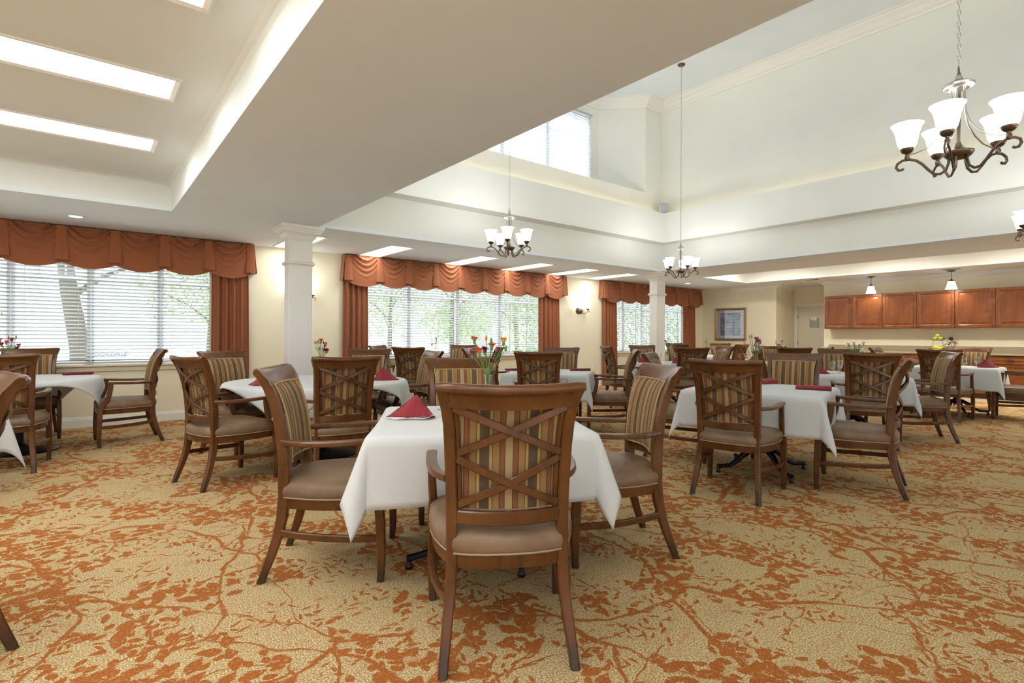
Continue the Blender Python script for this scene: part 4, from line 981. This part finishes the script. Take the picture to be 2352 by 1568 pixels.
gg = G(); G().box(-.125, .125, .003, .010, 1.46, 1.74).build('window_pane', glass('door_glass', (.75, .76, .72), .10), r, smooth=False)
M_beyond = mat('view_through_pane', (.42, .42, .37), .6); n = N(M_beyond); p = n.obj(); n.color(n.mix(n.step(n.noise(p, 9, 2), .42, .58), (.24, .25, .22), (.68, .64, .55)))
G().box(-.125, .125, .0105, .0125, 1.46, 1.74).build('pane_backing', M_beyond, r, smooth=False)
for z in (.25, 1.0, 1.72): G().lathe([(.009, 0), (.009, .10)], 8, (-.433, -.004, z)).build('hinge', M_pewter, r)
G().lathe([(.012, 0), (.012, .03), (.028, .04), (.028, .06), (.01, .068)], 14, (0, 0, 0)).build('handle', M_pewter, r, loc=(.36, .015, .95)).rotation_euler = (pi/2, 0, 0)
r = empty('speaker', (9.27, 6.62, CZ1+.001), radians(-45), label='small grey loudspeaker on the ledge in the corner of the high ceiling', cat='speaker')
G().cbox(-.085, .085, -.05, .07, 0, .21, .012).build('cabinet', M_speaker, r)
G().cbox(-.072, .072, -.056, -.05, .012, .198, .004).build('grille', mat('speaker_grille', (.40, .43, .46), .8), r)
def vent(x, y, rz, label):
    r = empty('ceiling_vent', (x, y, ZC), rz, label=label, cat='vent', group='ceiling air vents')
    G().cbox(-.17, .17, -.09, .09, -.010, -.0005, .003).build('frame', M_trim, r, smooth=False)
    for i in range(5): G().box(-.14, .14, -.062+i*.028, -.048+i*.028, -.012, -.009).build('slot', M_slot, r, smooth=False)
vent(13.5, 5.46, pi/2, 'ceiling air vent near the door alcove'); vent(13.55, 2.86, pi/2, 'ceiling air vent beside the right pendant lamp')

# ------------------------------------------------------------------ outside the windows
for k, (a, b) in enumerate(((-5, -1), (0, 4.2), (5.2, 9.4), (10.2, 14.2))): window(5+k, a, b, .12, ZH, [a+(b-a)/3, a+2*(b-a)/3], -5.17, 0, False)  # unseen windows added in the front wall for fill daylight
G().box(-60, 70, -60, 90, -.32, -.22).build('ground', M_pave, smooth=False, **ST)
def leaf_cloud(gg, c, rad, k, rnd, size=.07, box=False):
    for _ in range(k):
        if box: p = Vector((c[0]+(2*rnd.random()-1)*rad[0], c[1]+(2*rnd.random()-1)*rad[1], c[2]+(2*rnd.random()-1)*rad[2]))
        else:
            a, b = rnd.random()*2*pi, math.acos(2*rnd.random()-1); q = rnd.random()**.4
            p = Vector((c[0]+rad[0]*q*sin(b)*cos(a), c[1]+rad[1]*q*sin(b)*sin(a), c[2]+rad[2]*q*cos(b)))
        u = Vector((rnd.gauss(0, 1), rnd.gauss(0, 1), rnd.gauss(0, 1))).normalized(); v = u.cross(Vector((rnd.gauss(0, 1), rnd.gauss(0, 1), rnd.gauss(0, 1)))).normalized(); s = size*(.6+.8*rnd.random())
        gg.add([p-u*s, p-v*s*.45, p+u*s, p+v*s*.45], [(0, 1, 2, 3)])
rnd = random.Random(11)
for xa, xb, yy, top, lab in ((-5, 3.2, 11.0, .78, 'low clipped hedge outside the left window'), (3.6, 9.4, 11.3, .86, 'low clipped hedge outside the wide middle window'), (9.8, 21, 12.6, 3.4, 'tall dense shrubbery outside the far right window')):
    r = empty('hedge', ((xa+xb)/2, yy, -.15), label=lab, cat='hedge'); w_ = (xb-xa)/2; gg = G()
    leaf_cloud(gg, (0, 0, top/2), (w_, .45, top/2), int(2600*w_*(.5+top*.4)), rnd, .04, True); tag(gg.build('leaves', M_fol2, r, smooth=False), kind='stuff')
    gg = G()
    for k in range(int(w_*3)): q = -w_+.2+k*.66; gg.tube([(q, 0, 0), (q+.03, .02, top*.7)], .03, n=5)
    tag(gg.build('stems', M_bark, r), kind='stuff')
def tree(x, y, h, lean, crown, k, label, tr=.17):
    r = empty('tree', (x, y, -.15), label=label, cat='tree', group='trees outside the windows')
    G().tube([(0, 0, 0), (.03*h*.3+lean*.15, 0, h*.25), (lean*.5, 0, h*.55), (lean, 0, h)], tr*2, n=10, sc=[1.15, 1, .85, .5]).build('trunk', M_bark, r)
    for i in range(4):
        a = i*1.7+x; z = h*(.5+.12*i); l = 1.2
        G().tube([(lean*z/h, 0, z), (lean*z/h+l*.5*cos(a), l*.4*sin(a), z+.5), (lean*z/h+l*cos(a), l*.8*sin(a), z+.8)], tr*.8, n=6, sc=[1, .7, .3]).build('branch', M_bark, r)
    gg = G()
    for c, rd_ in crown: leaf_cloud(gg, c, rd_, int(k*2.6), rnd, .05)
    tag(gg.build('foliage', M_fol, r, smooth=False), kind='stuff')
tree(-.02, 14.2, 4.2, -.42, [((-.6, 0, 4.6), (1.8, 1.5, 1.0)), ((1.2, .2, 4.1), (1.6, 1.3, .9))], 900, 'leaning tree trunk seen through the left window', .18)
tree(2.75, 17.2, 3.4, .2, [((0, 0, 3.0), (1.9, 1.5, 1.3)), ((1.0, 0, 2.0), (1.2, 1, .7))], 1100, 'leafy tree seen through the right part of the left window', .10)
tree(11.0, 17.5, 3.6, .1, [((0, 0, 2.9), (2.2, 1.8, 1.5)), ((.4, .2, 1.8), (1.6, 1.2, .8))], 1100, 'leafy tree seen through the centre of the middle window', .10)
tree(7.8, 16.2, 3.0, .1, [((0, 0, 2.5), (1.5, 1.2, 1.3))], 800, 'small leafy tree seen through the left of the middle window', .08)
tree(15.5, 19.0, 3.8, -.2, [((0, 0, 3.2), (2.6, 1.8, 1.6))], 1300, 'bushy tree seen through the right of the middle window', .12)
r = empty('sign_wall', (.75, 27.6, -.15), label='low white sign wall lettered in navy beyond the left window', cat='sign')
G().cbox(-1.9, 1.9, 0, .3, 0, 1.0, .02).build('wall', M_sign, r, smooth=False)
fc = bpy.data.curves.new('lettering', 'FONT'); fc.body = 'BROOKDALE'; fc.size = .24; fc.align_x = 'CENTER'; fc.extrude = .015; fc.materials.append(M_letter)
fo = bpy.data.objects.new('lettering', fc); COL.objects.link(fo); fo.parent = r; fo.location = (0, -.018, .48); fo.rotation_euler = (pi/2, 0, 0)
r = empty('garage', (21.5, 27, -.15), label='grey garage with dark roof beyond the middle window', cat='building')
G().box(-3, 3, 0, 4, 0, 2.6).build('wall', M_garage, r, smooth=False); G().add([], [])
gg = G(); gg.add([(-3.3, -.3, 2.6), (3.3, -.3, 2.6), (3.3, 4.3, 2.6), (-3.3, 4.3, 2.6), (-3.3, 2, 3.9), (3.3, 2, 3.9)], [(0, 1, 5, 4), (2, 3, 4, 5), (0, 4, 3), (1, 2, 5), (0, 3, 2, 1)]); gg.build('roof', M_roof, r, smooth=False)
G().box(-1.4, 1.4, -.04, 0, .02, 2.1).build('door', M_sign, r, smooth=False)
